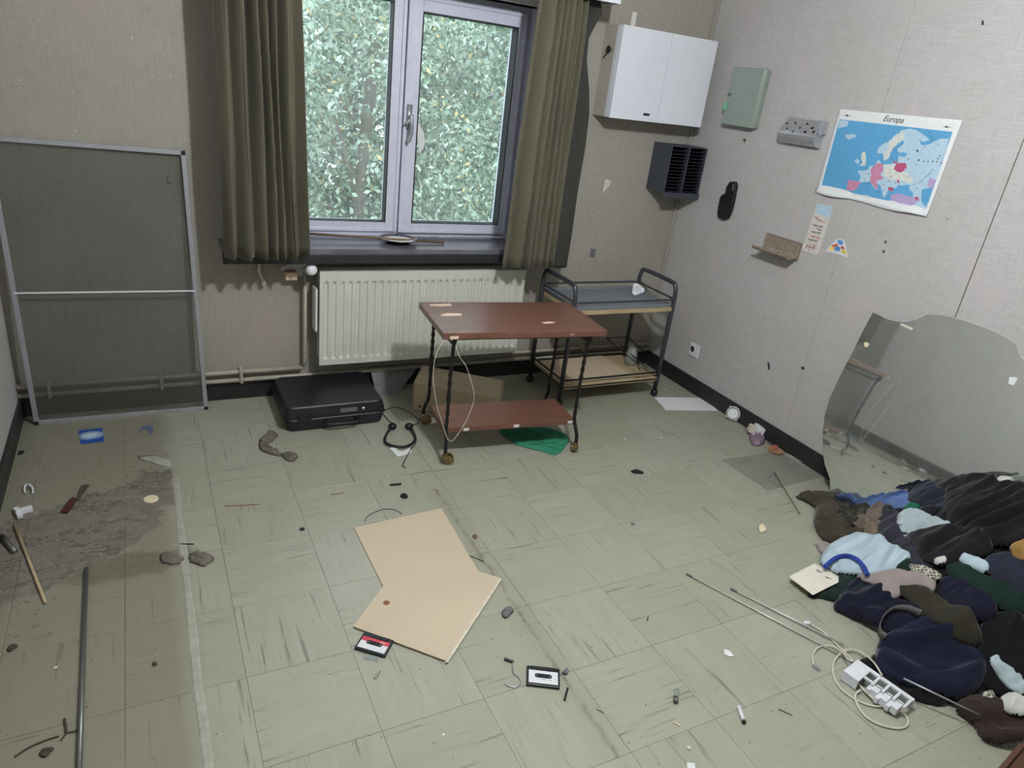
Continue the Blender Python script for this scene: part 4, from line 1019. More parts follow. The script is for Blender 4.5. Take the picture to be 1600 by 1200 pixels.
# tape / marks on the walls
def mark(pts, wall, name, m, lab, cat, d=.0015):
    f = (lambda u, v: WB(u, v, B-d)) if wall == 'b' else (lambda u, v: WR(u, v, RW-d))
    off = (0, d-.0003, 0) if wall == 'b' else (d-.0003, 0, 0)
    tag(MB().prism([f(u, v) for u, v in pts], off).build(name, m), lab, cat)
mark([(924, 388), (932, 389.5), (929, 403), (921, 401)], 'b', 'tape_piece', 'tape', 'grey tape piece on the back wall right of the curtain bottom', 'tape')
mark([(1051, 424), (1055, 430), (1052, 435), (1048, 430)], 'b', 'tape_piece', 'tape', 'small dark tape diamond on the back wall by the corner', 'tape')
mark([(946, 281), (950, 280), (955, 284), (952, 291), (945, 298), (942, 303), (943, 294)], 'b', 'torn_patch', 'torn', 'torn cream wallpaper patch on the back wall below the cupboard', 'patch')
mark([(1160, 216), (1166, 217), (1163, 224)], 'r', 'torn_patch', 'stick', 'tiny brown torn mark on the wall below the sage cabinet', 'patch')
mark([(1199, 565), (1202, 568), (1203, 578), (1200, 577)], 'r', 'torn_patch', 'ink', 'tiny dark vertical scuff on the right wall above the clock', 'patch')
mark([(1251, 573), (1256, 573), (1257, 577), (1253, 578)], 'r', 'torn_patch', 'ink', 'small dark spot on the right wall left of the mirror', 'patch')
mark([(1382, 376), (1385, 376), (1385, 380), (1382, 380)], 'r', 'nail_hole', 'ink', 'dark nail hole on the wall below the map', 'hole')
mark([(1379, 391), (1382, 391), (1382, 395), (1379, 395)], 'r', 'nail_hole', 'ink', 'dark nail hole just under the other one below the map', 'hole')
mark([(1534, 32), (1537, 32), (1537, 39), (1533, 39)], 'r', 'nail_hole', 'ink', 'dark nail hole high on the right wall near the top edge', 'hole')
mark([(263, 268), (263, 272), (262, 284), (268, 285), (268, 287), (260, 286)], 'b', 'pencil_mark', 'ink', 'dark bent scuff on the wall behind the mesh frame', 'mark')

# ================================================================== MIRROR
mt, mx0, myaw = 0.16, 2.722, .05
nM = Vector((-math.cos(mt)*math.cos(myaw), -math.cos(mt)*math.sin(myaw), math.sin(mt)))
def PM(u, v):
    d = Vector(ray(u, v)); o = Vector((0, 0, CH)); q = Vector((mx0, 1.9, 0)); s = (q-o).dot(nM)/d.dot(nM); return o + d*s
ax_h = Vector((math.sin(myaw), -math.cos(myaw), 0)).normalized()     # towards the camera side (-y)
ax_v = Vector(nM).cross(ax_h).normalized()
if ax_v.z < 0: ax_v = -ax_v
Om = PM(1364, 488)
def loc2(p): q = p-Om; return (q.dot(ax_h), q.dot(ax_v))
left = [loc2(PM(*q)) for q in [(1297, 748), (1289, 725), (1285, 700), (1285, 675), (1288, 650), (1297, 620), (1308, 596), (1320, 573), (1333, 548), (1345, 523), (1356, 502), (1364, 488)]]
topl = [loc2(PM(*q)) for q in [(1375, 493), (1388, 499), (1402, 502.5), (1418, 502.5), (1433, 499), (1443, 494.5), (1448, 491), (1465, 492), (1482, 494.5), (1500, 499), (1520, 505.5), (1540, 513)]]
bot = [(left[0][0]+.03, -.83), (left[0][0]+.09, -.845)]
xc = loc2(PM(1512, 500))[0] + .02
half = [q for q in bot[::-1]] + left + [q for q in topl if q[0] < xc]
full = half + [(2*xc-x, z) for x, z in half[::-1]]
def m3(q, off=0.0): return Om + ax_h*q[0] + ax_v*q[1] - nM*off
mzmin = min(m3(q, .005).z for q in full)
t = thing('mirror', 'frameless curved dressing mirror leaning against the right wall', 'mirror', (2.78, 1.45, 0))
MB().prism([m3(q, .0) for q in full], tuple(-nM*.004)).build('mirror_glass', 'mirror', t)
# bright polished edge
b = MB(); ctr = (xc, -.42)
b.tube([m3(q, .002) for q in full], .0022, 5, closed=True); b.build('polished_edge', 'steel', t)
def on_mirror(pts, name, m, lab=None):
    MB().prism([PM(u, v) + nM*.0004 for u, v in pts], tuple(nM*.0005)).build(name, m, t, label=lab)
on_mirror([(1577, 589), (1588, 589), (1590, 592), (1584, 602), (1576, 600)], 'paper_sticker', 'paper', 'white paper sticker')
on_mirror([(1409, 505), (1427, 513), (1425, 516), (1407, 508)], 'tape_residue', 'torn')
on_mirror([(1350, 536), (1354, 534), (1358, 537), (1356, 542), (1351, 542)], 'glue_spot', 'cream', 'cream glue spot')

# ================================================================== CLOTHES HEAP
EDGE = [(2.74, 2.05), (2.593, 1.771), (2.44, 1.56), (2.30, 1.33), (2.13, 1.17), (2.11, 1.02), (1.99, .93), (2.03, .80), (2.09, .68), (2.09, .55), (2.2, .30), (2.5, .05)]
def seg_d(p, a, c):
    ax, ay = a; bx, by = c; dx, dy = bx-ax, by-ay; L = dx*dx+dy*dy; t = max(0, min(1, ((p[0]-ax)*dx+(p[1]-ay)*dy)/L)); return math.hypot(p[0]-ax-dx*t, p[1]-ay-dy*t)
POLY = EDGE + [(3.2, .0), (3.2, 2.05)]
def inside(p, poly):
    c = False; n = len(poly)
    for i in range(n):
        x1, y1 = poly[i]; x2, y2 = poly[(i+1) % n]
        if (y1 > p[1]) != (y2 > p[1]) and p[0] < (x2-x1)*(p[1]-y1)/(y2-y1)+x1: c = not c
    return c
def H(x, y):
    if not inside((x, y), POLY): return 0.0
    d = min(seg_d((x, y), EDGE[i], EDGE[i+1]) for i in range(len(EDGE)-1))
    k = min(1, d/.50); k = k*k*(3-2*k)*.5 + k*.5
    f = 1.0
    if y > 1.30: f = max(.12, 1-(y-1.30)/.33)
    return .012 + .40*k*f + .030*min(1, d/.12)*f*mnoise.noise(Vector((x*6.5, y*6.5, .5))) + .012*min(1, d/.1)*mnoise.noise(Vector((x*16, y*16, 2.5)))
def onheap(u, v, off):
    d = ray(u, v); t = .9
    while t < 4:
        x, y, z = d[0]*t, d[1]*t, CH+d[2]*t
        if z <= H(x, y)+off or z <= .004: return (x, y)
        t += .006
    return (d[0]*t, d[1]*t)
def mlim(z): return mx0 + .16*z - .018
def garment(px, off, name, lab, cat, m, fdir=0.0, amp=.012, freq=14.0, seed=0, thick=.012, step=.0062, group='clothes in the heap', flat=None):
    P2 = [onheap(u, v, off) for u, v in px]
    # subdivide and wobble outline
    rg = random.Random(seed+77)
    pts = [tuple(q)[:2] for q in smooth_path([(x, y, 0) for x, y in P2], 4, True)]
    xs_ = [p[0] for p in pts]; ys_ = [p[1] for p in pts]
    nx = int((max(xs_)-min(xs_))/step)+3; ny = int((max(ys_)-min(ys_))/step)+3
    x0, y0 = min(xs_)-step, min(ys_)-step
    pa = np.array(pts); pb = np.roll(pa, -1, 0)
    GX, GYY = np.meshgrid(x0+np.arange(nx+1)*step, y0+np.arange(ny+1)*step, indexing='ij')
    Q = np.stack([GX.ravel(), GYY.ravel()], 1)
    D = pb-pa; L = (D**2).sum(1)+1e-12
    tt = np.clip(((Q[:, None, :]-pa[None])*D[None]).sum(2)/L, 0, 1)
    C = pa[None]+tt[..., None]*D[None]; dist = np.sqrt(((Q[:, None, :]-C)**2).sum(2)); j = dist.argmin(1); dm = dist.min(1); near = C[np.arange(len(Q)), j]
    ins = np.zeros(len(Q), bool)
    for a, c in zip(pa, pb):
        cond = (a[1] > Q[:, 1]) != (c[1] > Q[:, 1])
        with np.errstate(divide='ignore', invalid='ignore'):
            xx = (c[0]-a[0])*(Q[:, 1]-a[1])/(c[1]-a[1]+1e-15)+a[0]
        ins ^= cond & (Q[:, 0] < xx)
    ins_g = ins.reshape(nx+1, ny+1)
    cells = []
    for i in range(nx):
        for k in range(ny):
            if ins_g[i, k] or ins_g[i+1, k] or ins_g[i, k+1] or ins_g[i+1, k+1]:
                if ins_g[i:i+2, k:k+2].sum() >= 2: cells.append((i, k))
    idx = {}; vs = []; fs = []
    cs, sn = math.cos(fdir), math.sin(fdir)
    def vert(i, k):
        n_ = i*(ny+1)+k
        if n_ in idx: return idx[n_]
        if ins[n_]: x, y = Q[n_]; d = dm[n_]
        else: x, y = near[n_]; d = 0.0
        u = (x*cs+y*sn); w = (-x*sn+y*cs)
        wx = mnoise.noise(Vector((x*5+seed, y*5, 3.1)))*.05
        f1 = 1.15-math.sqrt(mnoise.noise(Vector(((u)*freq*.45+seed*3.7, (w+wx)*freq*1.7, seed*1.3)))**2+.006)*3.2
        f2 = 1-math.sqrt(mnoise.noise(Vector(((u+wx)*freq*1.4+seed, w*freq*3.0+5, seed*2.1)))**2+.01)*2.6
        f3 = mnoise.noise(Vector((x*7+seed, y*7, seed)))
        e = min(1, d/.016); e = math.sqrt(e*(2-e)) if e < 1 else 1
        h = (H(x, y) if flat is None else flat)
        z = h + off*.8 - .008 + (.008+thick*.35)*e + amp*(1.3*f1+.42*f2+.5*f3)*(.08+.92*min(1, d/.022))
        z = max(z, .002 + .004*e)
        if x > mlim(z): x = mlim(z)
        idx[n_] = len(vs); vs.append((x, y, z)); return idx[n_]
    for i, k in cells: fs.append((vert(i, k), vert(i+1, k), vert(i+1, k+1), vert(i, k+1)))
    b = MB(); b.add(vs, fs); o = b.build(name, m, smooth=True, solid=.0025)
    tag(o, lab, cat, group); return o
def cloth(name, rgb, scale=3, var=.22, bump=.35): return mat(name, rgb, .9, var=var, scale=14, bump=bump, bscale=260, sheen=.25, spec=.2)
C = dict(black=cloth('black_fabric', (17, 17, 20)), black2=cloth('washed_black_fabric', (22, 22, 25)), navy=cloth('navy_fabric', (20, 21, 40)), navy2=cloth('dark_navy_fabric', (24, 27, 48)), char=cloth('charcoal_fabric', (46, 46, 56)),
         olive=cloth('olive_brown_fabric', (62, 57, 48)), olive2=cloth('dark_olive_fabric', (48, 45, 36)), lb=cloth('light_blue_fabric', (178, 196, 208), var=.07), blue=cloth('cornflower_fabric', (96, 122, 176), var=.12), dgreen=cloth('bottle_green_fabric', (20, 40, 35)),
         grey=cloth('pale_grey_fabric', (166, 180, 184), var=.12), pink=cloth('pinkish_grey_fabric', (150, 138, 136), var=.1), tan=cloth('taupe_fabric', (112, 98, 87)), trim=cloth('royal_blue_trim', (40, 66, 148)), slate=cloth('slate_blue_fabric', (36, 40, 54)), emer=cloth('green_fabric', (26, 100, 78)), white=cloth('offwhite_fabric', (196, 196, 192), var=.08), brown=cloth('worn_leather', (50, 40, 38)), mustard=cloth('mustard_knit', (150, 116, 62), var=.5, bump=1.0))
def chk():
    m = bpy.data.materials.new('checked_fabric'); m.use_nodes = True; t = NT(m); n = t.add('ShaderNodeTexChecker'); n.inputs['Scale'].default_value = 110
    t.link(t.add('ShaderNodeTexCoord').outputs['Object'], n.inputs[0]); n.inputs[1].default_value = (*lin((190, 186, 170)), 1); n.inputs[2].default_value = (*lin((96, 92, 84)), 1)
    t.link(n.outputs[0], t.n['Principled BSDF'].inputs['Base Color']); t.n['Principled BSDF'].inputs['Roughness'].default_value = .9; return m
C['chk'] = chk()
# big dark layer underneath everything
garment([(1288, 800), (1320, 790), (1420, 775), (1500, 745), (1620, 760), (1700, 900), (1640, 1140), (1560, 1150), (1500, 1105), (1440, 1085), (1410, 1040), (1400, 975), (1340, 940), (1300, 900)], -.012, 'blanket', 'large black blanket under the whole clothes heap', 'blanket', C['black'], .4, .012, 9, 1, .010, .016)
garment([(1243, 776), (1262, 771), (1284, 768), (1300, 775), (1312, 800), (1330, 822), (1372, 832), (1368, 850), (1318, 852), (1285, 838), (1272, 815), (1274, 790)], .006, 'trousers', 'olive-brown trousers at the far left tip of the heap by the mirror foot', 'trousers', C['olive'], -.6, .016, 16, 2, .022)
garment([(1285, 775), (1310, 772), (1345, 780), (1362, 792), (1350, 812), (1318, 818), (1298, 800)], .016, 'jumper', 'crumpled dark brown jumper just below the mirror edge', 'jumper', C['olive2'], .9, .018, 18, 3, .02)
garment([(1330, 768), (1352, 766), (1388, 763), (1420, 766), (1427, 780), (1418, 790), (1396, 793), (1372, 786), (1345, 781)], .018, 'shirt', 'cornflower blue shirt at the back edge of the heap in front of the mirror', 'shirt', C['blue'], -.2, .014, 18, 4, .018)
garment([(1418, 786), (1432, 783), (1440, 790), (1430, 797), (1412, 793)], .024, 'scarf', 'small bright green cloth corner between blue shirt and pale grey rag', 'cloth', C['emer'], 0, .008, 18, 5, .014)
garment([(1333, 812), (1350, 800), (1366, 788), (1378, 782), (1380, 800), (1374, 822), (1368, 838), (1346, 828)], .030, 'blouse', 'twisted taupe blouse between the brown jumper and the charcoal cloth', 'blouse', C['tan'], 1.0, .018, 20, 6, .016)
garment([(1368, 800), (1384, 792), (1408, 802), (1418, 830), (1452, 862), (1470, 884), (1425, 880), (1392, 848), (1370, 832)], .022, 'sweatshirt', 'smooth charcoal sweatshirt between the pale blue top and the grey rag', 'sweatshirt', C['char'], -.7, .010, 9, 7, .014)
garment([(1405, 800), (1418, 791), (1438, 795), (1462, 805), (1488, 818), (1462, 826), (1432, 832), (1414, 832), (1403, 816)], .046, 'towel', 'crumpled pale grey towel in the upper part of the heap', 'towel', C['grey'], -.5, .018, 22, 8, .014)
garment([(1416, 778), (1428, 760), (1446, 748), (1462, 752), (1478, 764), (1484, 786), (1472, 800), (1446, 790)], .040, 'jersey', 'slate jersey fanned out in front of the mirror', 'jersey', C['slate'], -.9, .014, 16, 9, .018)
garment([(1476, 775), (1484, 752), (1512, 738), (1545, 742), (1575, 756), (1640, 770), (1650, 830), (1590, 850), (1530, 838), (1490, 822), (1474, 800)], .045, 'jacket', 'black jacket forming the top of the heap in front of the mirror', 'jacket', C['black2'], -.35, .024, 9, 10, .026)
garment([(1438, 790), (1470, 790), (1500, 815), (1480, 826), (1450, 805)], .036, 'cardigan', 'black cardigan between the slate jersey and the pale grey towel', 'cardigan', C['black'], -.6, .014, 16, 11, .015)
garment([(1418, 832), (1450, 822), (1492, 818), (1545, 830), (1552, 858), (1510, 872), (1470, 878), (1445, 868), (1432, 850)], .052, 'sweater', 'black sweater in the middle of the heap below the pale grey towel', 'sweater', C['black2'], -.2, .018, 11, 12, .022)
garment([(1283, 874), (1290, 858), (1308, 843), (1334, 833), (1362, 834), (1385, 841), (1404, 853), (1424, 866), (1418, 878), (1400, 888), (1372, 894), (1345, 896), (1312, 891), (1292, 886)], .030, 'undershirt', 'pale blue undershirt with royal blue neckband at the front of the heap', 'undershirt', C['lb'], .1, .013, 10, 13, .028)
ls = [onheap(u, v, .065) for u, v in ((1290, 882), (1305, 871), (1322, 868), (1338, 872), (1350, 883), (1357, 894))]
b = MB(); pth = smooth_path([(x, y, H(x, y)+.052+.010*math.sin(k/5*math.pi)) for k, (x, y) in enumerate(ls)], 6)
b.tube(pth, .009, 8); und = [o for o in COL.objects if o.name == 'undershirt'][0]
o = b.build('neckband', C['trim'], und, smooth=True, label='royal blue neckband')
garment([(1402, 880), (1418, 868), (1428, 872), (1428, 886), (1416, 892)], .045, 'sock', 'dark green sock at the open end of the pale blue undershirt', 'sock', C['dgreen'], 0, .008, 16, 14, .014)
garment([(1275, 848), (1288, 846), (1304, 856), (1298, 866), (1282, 862)], .008, 'cap', 'pale grey cloth end left of the pale blue undershirt', 'cloth', C['pink'], 0, .006, 16, 15, .018)
garment([(1262, 928), (1292, 893), (1318, 893), (1352, 900), (1352, 925), (1318, 936), (1285, 934)], .010, 'polo_shirt', 'bottle-green polo shirt under the cream booklet', 'shirt', C['dgreen'], .3, .008, 12, 16, .010)
garment([(1340, 897), (1372, 893), (1400, 888), (1432, 888), (1462, 902), (1462, 920), (1450, 926), (1420, 916), (1404, 932), (1382, 928), (1362, 908)], .034, 't_shirt', 'pinkish grey t-shirt below the pale blue undershirt', 'shirt', C['pink'], .2, .009, 9, 17, .012)
garment([(1422, 877), (1440, 880), (1470, 892), (1471, 902), (1450, 898), (1428, 888)], .050, 'headscarf', 'checked cream headscarf strip in the middle of the heap', 'scarf', C['chk'], -.3, .007, 12, 18, .012)
garment([(1462, 868), (1480, 862), (1482, 872), (1466, 876)], .066, 'handkerchief', 'small white cloth tip above the checked strip', 'cloth', C['white'], .5, .006, 16, 19, .010)
garment([(1498, 860), (1512, 860), (1535, 868), (1548, 880), (1542, 890), (1522, 880), (1503, 870)], .066, 'pale_top', 'pale blue crumpled top at the right side of the heap', 'top', C['lb'], -.6, .010, 20, 20, .012)
garment([(1480, 884), (1500, 872), (1540, 890), (1575, 905), (1604, 930), (1600, 960), (1570, 950), (1535, 930), (1500, 905)], .050, 'tracksuit_top', 'dark green tracksuit top running down the right side of the heap', 'top', C['dgreen'], -.6, .014, 10, 21, .020)
garment([(1470, 905), (1490, 895), (1525, 915), (1560, 945), (1550, 965), (1505, 955), (1478, 935)], .044, 'shorts', 'navy shorts left of the dark green tracksuit top', 'shorts', C['navy'], -.4, .014, 12, 22, .018)
garment([(1400, 916), (1425, 912), (1452, 918), (1490, 940), (1530, 975), (1535, 1005), (1500, 1000), (1462, 968), (1425, 938)], .040, 'fleece', 'dark olive fleece across the lower middle of the heap', 'fleece', C['olive2'], -.6, .014, 10, 23, .024)
garment([(1303, 946), (1320, 920), (1340, 902), (1366, 908), (1400, 930), (1440, 945), (1452, 968), (1420, 985), (1372, 978), (1330, 962)], .018, 'jeans', 'navy jeans at the front left edge of the heap below the booklet', 'jeans', C['navy'], -.3, .014, 10, 24, .022)
garment([(1368, 1030), (1376, 998), (1400, 978), (1425, 968), (1462, 968), (1502, 990), (1535, 1020), (1538, 1062), (1500, 1090), (1455, 1082), (1410, 1065), (1378, 1048)], .030, 'pullover', 'large navy pullover at the front of the heap behind the power strip', 'pullover', C['navy2'], -.7, .020, 10, 25, .020)
garment([(1344, 1030), (1372, 1022), (1400, 1038), (1440, 1062), (1480, 1085), (1465, 1100), (1415, 1085), (1370, 1058)], .012, 'vest', 'dark vest lying beneath the power strip at the front of the heap', 'vest', C['black'], -.5, .008, 12, 26, .010)
garment([(1540, 870), (1575, 860), (1620, 870), (1640, 930), (1605, 935), (1560, 905)], .058, 'hoodie', 'grey-black hoodie at the right edge of the picture high on the heap', 'hoodie', C['slate'], .6, .016, 9, 27, .02)
garment([(1535, 975), (1560, 955), (1605, 965), (1650, 1000), (1640, 1080), (1570, 1085), (1535, 1050)], .035, 'coat', 'black coat at the lower right of the heap', 'coat', C['black'], .5, .02, 9, 28, .026)
garment([(1548, 1026), (1562, 1018), (1572, 1028), (1592, 1042), (1606, 1060), (1604, 1080), (1582, 1070), (1560, 1046)], .060, 'dish_towel', 'twisted pale grey dish towel at the lower right edge of the heap', 'towel', C['grey'], -.8, .012, 20, 29, .012)
garment([(1566, 1086), (1578, 1077), (1594, 1080), (1612, 1092), (1608, 1112), (1580, 1108), (1568, 1098)], .058, 'cuff', 'white shirt cuff near the lower right corner of the heap', 'shirt', C['white'], .3, .006, 12, 30, .014)
garment([(1536, 1080), (1552, 1074), (1562, 1090), (1568, 1104), (1545, 1096)], .050, 'necktie', 'checked brown necktie end left of the white cuff', 'tie', C['chk'], .3, .004, 12, 31, .008)
garment([(1495, 1098), (1525, 1085), (1565, 1092), (1610, 1110), (1606, 1150), (1565, 1162), (1538, 1152), (1520, 1125)], .022, 'leather_bag', 'worn brown-grey leather bag at the lower right end of the heap', 'bag', C['brown'], -.6, .014, 12, 32, .03)
garment([(1580, 850), (1598, 838), (1620, 836), (1630, 870), (1600, 874)], .085, 'knitted_hat', 'mustard knitted hat at the right edge of the picture', 'hat', C['mustard'], .3, .010, 30, 33, .02)
garment([(1556, 748), (1580, 738), (1620, 732), (1640, 760), (1600, 764), (1570, 756)], .050, 'pillowcase', 'off-white pillowcase behind the black jacket at the far right', 'pillowcase', C['white'], .1, .012, 12, 34, .016)
# belt
ls = [(1438, 958), (1420, 951), (1400, 951), (1384, 960), (1375, 974), (1374, 988), (1384, 995)]
b = MB(); q = [onheap(u, v, .06) for u, v in ls]; L = smooth_path([(x, y, H(x, y)+.058) for x, y in q], 5)
vs = []; 
for p in L: vs += [(p.x, p.y, p.z-.014), (p.x+.001, p.y, p.z+.014)]
b.add(vs, [(2*i, 2*i+2, 2*i+3, 2*i+1) for i in range(len(L)-1)]); tag(b.build('belt', mat('grey_leather_belt', (84, 84, 84), .45), smooth=True, solid=.003), 'curved dark leather belt on the navy jeans', 'belt')

# ================================================================== FLOOR THINGS
def flat(pts, z, h, name, m, lab, cat, par=None, group=None):
    o = MB().prism([F(u, v, z) for u, v in pts], (0, 0, h)).build(name, m, par)
    return tag(o, lab, cat, group) if par is None else o
# fibreboards
flat([(553, 825), (690, 795), (750, 898), (622, 964)], .001, .003, 'fibreboard', 'card', 'upper tan fibreboard sheet lying on the floor in the middle', 'board')
bo = flat([(640, 862), (784, 905), (700, 1035), (552, 980)], .0045, .004, 'fibreboard', 'card', 'lower tan fibreboard sheet on top of the other one', 'board')
b = MB()
e0, e1_ = F(784, 905, .0087), F(700, 1035, .0087); rg = random.Random(3)
vs = []
for k in range(41):
    p = lerp(e0, e1_, k/40); w = .006+rg.uniform(0, .004); vs += [(p[0], p[1], .0087), (p[0]-w, p[1]+w*.35, .0087)]
b.add(vs, [(2*i, 2*i+2, 2*i+3, 2*i+1) for i in range(40)]); b.build('frayed_edge', 'torn', bo)
def disc(u, v, r, h, name, m, lab, cat, z=.0005, n=20):
    p = F(u, v, z); o = MB().lathe([(0, z), (r*.96, z), (r, z+h*.4), (r*.94, z+h), (0, z+h*.9)], n, rot_T(p[0], p[1], 0), caps=False).build(name, m, smooth=False); return tag(o, lab, cat)
disc(604, 942, .0105, .0018, 'coin', 'rust', 'brown copper coin on the lower fibreboard', 'coin', .0088)
disc(472, 827, .010, .0018, 'coin', 'iron', 'dark coin on the bare floor left of the fibreboards', 'coin')
disc(989, 819, .010, .0018, 'coin', 'tape', 'grey coin on the floor right of the fibreboards', 'coin')
# cassettes
def cassette(corners, lab, red):
    P = [Vector(F(u, v, .001)) for u, v in corners]   # tl,tr,br,bl
    c = sum(P, Vector())/4; ex = ((P[1]-P[0])+(P[2]-P[3])).normalized(); ey = Vector((-ex.y, ex.x, 0)); c.z = 0
    if ey.dot(P[0]-P[3]) < 0: ey = -ey
    T = Matrix(((ex.x, ey.x, 0, c.x), (ex.y, ey.y, 0, c.y), (0, 0, 1, 0), (0, 0, 0, 1)))
    t = thing('cassette', lab, 'cassette', (c.x, c.y, 0), None); w, h = .0502, .0319
    w = ((P[1]-P[0]).length+(P[2]-P[3]).length)/4; h = ((P[0]-P[3]).length+(P[1]-P[2]).length)/4
    MB().box(-w, w, -h, h, .001, .0105, T).build('shell', 'black', t, bevel=.0015)
    MB().add([T @ Vector(p) for p in ((-.72*w, .62*h, .0106), (.72*w, .62*h, .0106), (.78*w, .98*h, .0106), (-.78*w, .98*h, .0106), (-.72*w, .62*h, .012), (.72*w, .62*h, .012), (.78*w, .98*h, .012), (-.78*w, .98*h, .012))], [(3, 2, 1, 0), (4, 5, 6, 7), (0, 1, 5, 4), (1, 2, 6, 5), (2, 3, 7, 6), (3, 0, 4, 7)]).build('tape_head_block', 'black', t)
    MB().box(-.88*w, .88*w, -.80*h, .55*h if not red else .05*h, .0106, .0110, T).build('label', 'wlabel', t)
    if red: MB().box(-.88*w, .88*w, .06*h, .55*h, .0106, .0110, T).build('label', 'redlbl', t, label='red upper label half'); MB().box(.3*w, .62*w, .28*h, .36*h, .0111, .0113, T).build('title_line', 'wlabel', t)
    else:
        MB().box(-.1*w, .15*w, -.42*h, -.38*h, .0111, .0113, T).box(.3*w, .5*w, -.42*h, -.38*h, .0111, .0113, T).build('title_line', 'tape', t)
    r = .17*h; pts = [(-.40*w + r*math.cos(a), r*1.3*math.sin(a)) for a in np.linspace(math.pi/2, 1.5*math.pi, 9)] + [(.40*w + r*math.cos(a), r*1.3*math.sin(a)) for a in np.linspace(-math.pi/2, .5*math.pi, 9)]
    MB().prism([T @ Vector((x, y, .0111)) for x, y in pts], (0, 0, .0004)).build('window', 'hole', t)
    for s in (-1, 1): MB().lathe([(.0022, .0115), (.0038, .0115), (.0038, .0122), (.0022, .0122)], 12, T @ Matrix.Translation((s*.40*w, 0, 0)), caps=False).build('hub', 'tape', t)
cassette([(568, 990), (613, 1004), (604, 1029), (554, 1016)], 'black cassette with red and white label beside the fibreboard', True)
cassette([(823, 1043), (875, 1049), (873, 1078), (822, 1072)], 'black cassette with plain white label on the floor', False)
# clothes hook
b = MB(); b.tube(smooth_path([F(u, v, z) for u, v, z in ((801, 1032, .006), (802, 1050, .004), (811, 1059, .003), (813, 1068, .003), (806, 1074, .003), (796, 1072, .003), (789, 1068, .004))]), .0016, 6)
t = thing('hanger_hook', 'metal clothes hook with broken black stub left of the white-label cassette', 'hook', F(801, 1050, 0)); b.build('wire', 'chrome', t, smooth=True)
MB().tube([F(788, 1029, .006), F(803, 1034, .006)], .004, 8).build('stub', 'black', t)
# power strip
c = [Vector(F(u, v, .045)) for u, v in ((1341, 1028), (1437, 1085), (1404, 1116), (1321, 1047))]
o_ = c[3]; ex = ((c[1]-c[0])+(c[2]-c[3])).normalized(); ey = Vector((-ex.y, ex.x, 0)); 
if ey.dot(c[0]-c[3]) < 0: ey = -ey
Lp = (c[1]-c[0]).dot(ex); Wp = (c[0]-c[3]).dot(ey); o2 = c[0]-ey*Wp
T = Matrix(((ex.x, ey.x, 0, o2.x), (ex.y, ey.y, 0, o2.y), (0, 0, 1, 0.0), (0, 0, 0, 1)))
t = thing('cable_tray', 'white open plastic cable holder with four square windows beside the clothes heap', 'cable holder', (o2.x, o2.y, 0))
Wp = max(Wp, .085); z0, z1 = .030, .040
b = MB(); b.box(0, Lp, Wp-.014, Wp, z0, z1, T).box(0, .050, .0, Wp-.014, z0, z1, T).box(.050, .085, Wp*.38, Wp*.46, z0, z1, T)
wn_ = (Lp-.052)/4
for k in range(4):
    x = .050+wn_*(k+1); b.box(x-.008, x, Wp*.30, Wp-.014, z0, z1, T)
b.build('top_frame', 'whitepl', t, bevel=.002)
MB().box(0, Lp, Wp-.003, Wp, .004, z0-.0004, T).box(0, .003, .0, Wp-.003, .004, z0-.0004, T).box(.003, .05, 0, .003, .004, z0-.0004, T).build('side_wall', 'whitepl', t)
for k in range(1, 4):
    x = .050+wn_*k
    MB().box(x+.002, x+wn_-.010, Wp*(.02 if k > 1 else .12), Wp*.40, .010, z1-.004, T).build('clip_block', 'whitepl', t, bevel=.002)
    MB().box(x-.010, x+.002, Wp*(-.04 if k > 1 else .10), Wp*.32, .010, z1-.010, T).build('clip_web', 'whitepl', t, bevel=.001)
for k in range(4):
    x = .050+wn_*k; MB().box(x+.004, x+wn_-.012, Wp*.50, Wp*.56, .012, z1-.008, T).build('cross_rib', 'whitepl', t)
cord_pts = [(1262, 973, .012), (1280, 983, .008), (1297, 997, .006), (1312, 1012, .008), (1325, 1024, .020), (1332, 1033, .030), (1325, 1030, .03), (1316, 1019, .022), (1302, 1010, .012), (1288, 1009, .006), (1276, 1014, .006), (1270, 1026, .006), (1271, 1037, .007)]
b = MB(); b.tube(smooth_path([F(u, v, z) for u, v, z in cord_pts]), .0028, 8)
tt_ = thing('white_cable', 'white cable with loops lying around the cable holder', 'cable', F(1300, 1040, 0)); b.build('plug_lead', 'cord', tt_, smooth=True)
loop2 = [(1378, 1055, .050), (1366, 1036, .035), (1350, 1022, .016), (1332, 1015, .012), (1315, 1020, .009), (1303, 1035, .006), (1302, 1055, .005), (1313, 1075, .005), (1333, 1091, .005), (1355, 1101, .005), (1376, 1104, .006), (1392, 1102, .010), (1372, 1098, .010), (1352, 1080, .012), (1338, 1064, .016), (1333, 1052, .026)]
MB().tube(smooth_path([F(u, v, z) for u, v, z in loop2]), .0030, 8).build('loop', 'cord', tt_, smooth=True)
loop3 = [(1345, 1078, .012), (1337, 1085, .007), (1339, 1100, .005), (1352, 1119, .005), (1374, 1132, .005), (1400, 1138, .005), (1414, 1136, .005), (1419, 1129, .005), (1416, 1119, .008), (1408, 1110, .020)]
MB().tube(smooth_path([F(u, v, z) for u, v, z in loop3]), .0034, 8).build('loop', 'cord', tt_, smooth=True)
p = F(1262, 974, .012); T = Matrix.Translation(p) @ Matrix.Rotation(math.atan2(-.5, .86)+.3, 4, 'Z')
MB().box(-.016, .008, -.007, .007, -.008, .006, T).build('plug', 'whitepl', tt_, bevel=.002)
p = F(1272, 1040, .008); T = Matrix.Translation(p) @ Matrix.Rotation(-1.2, 4, 'Z')
MB().box(-.004, .020, -.006, .006, -.006, .006, T).build('plug', 'clear', tt_, bevel=.002, label='clear plug end')
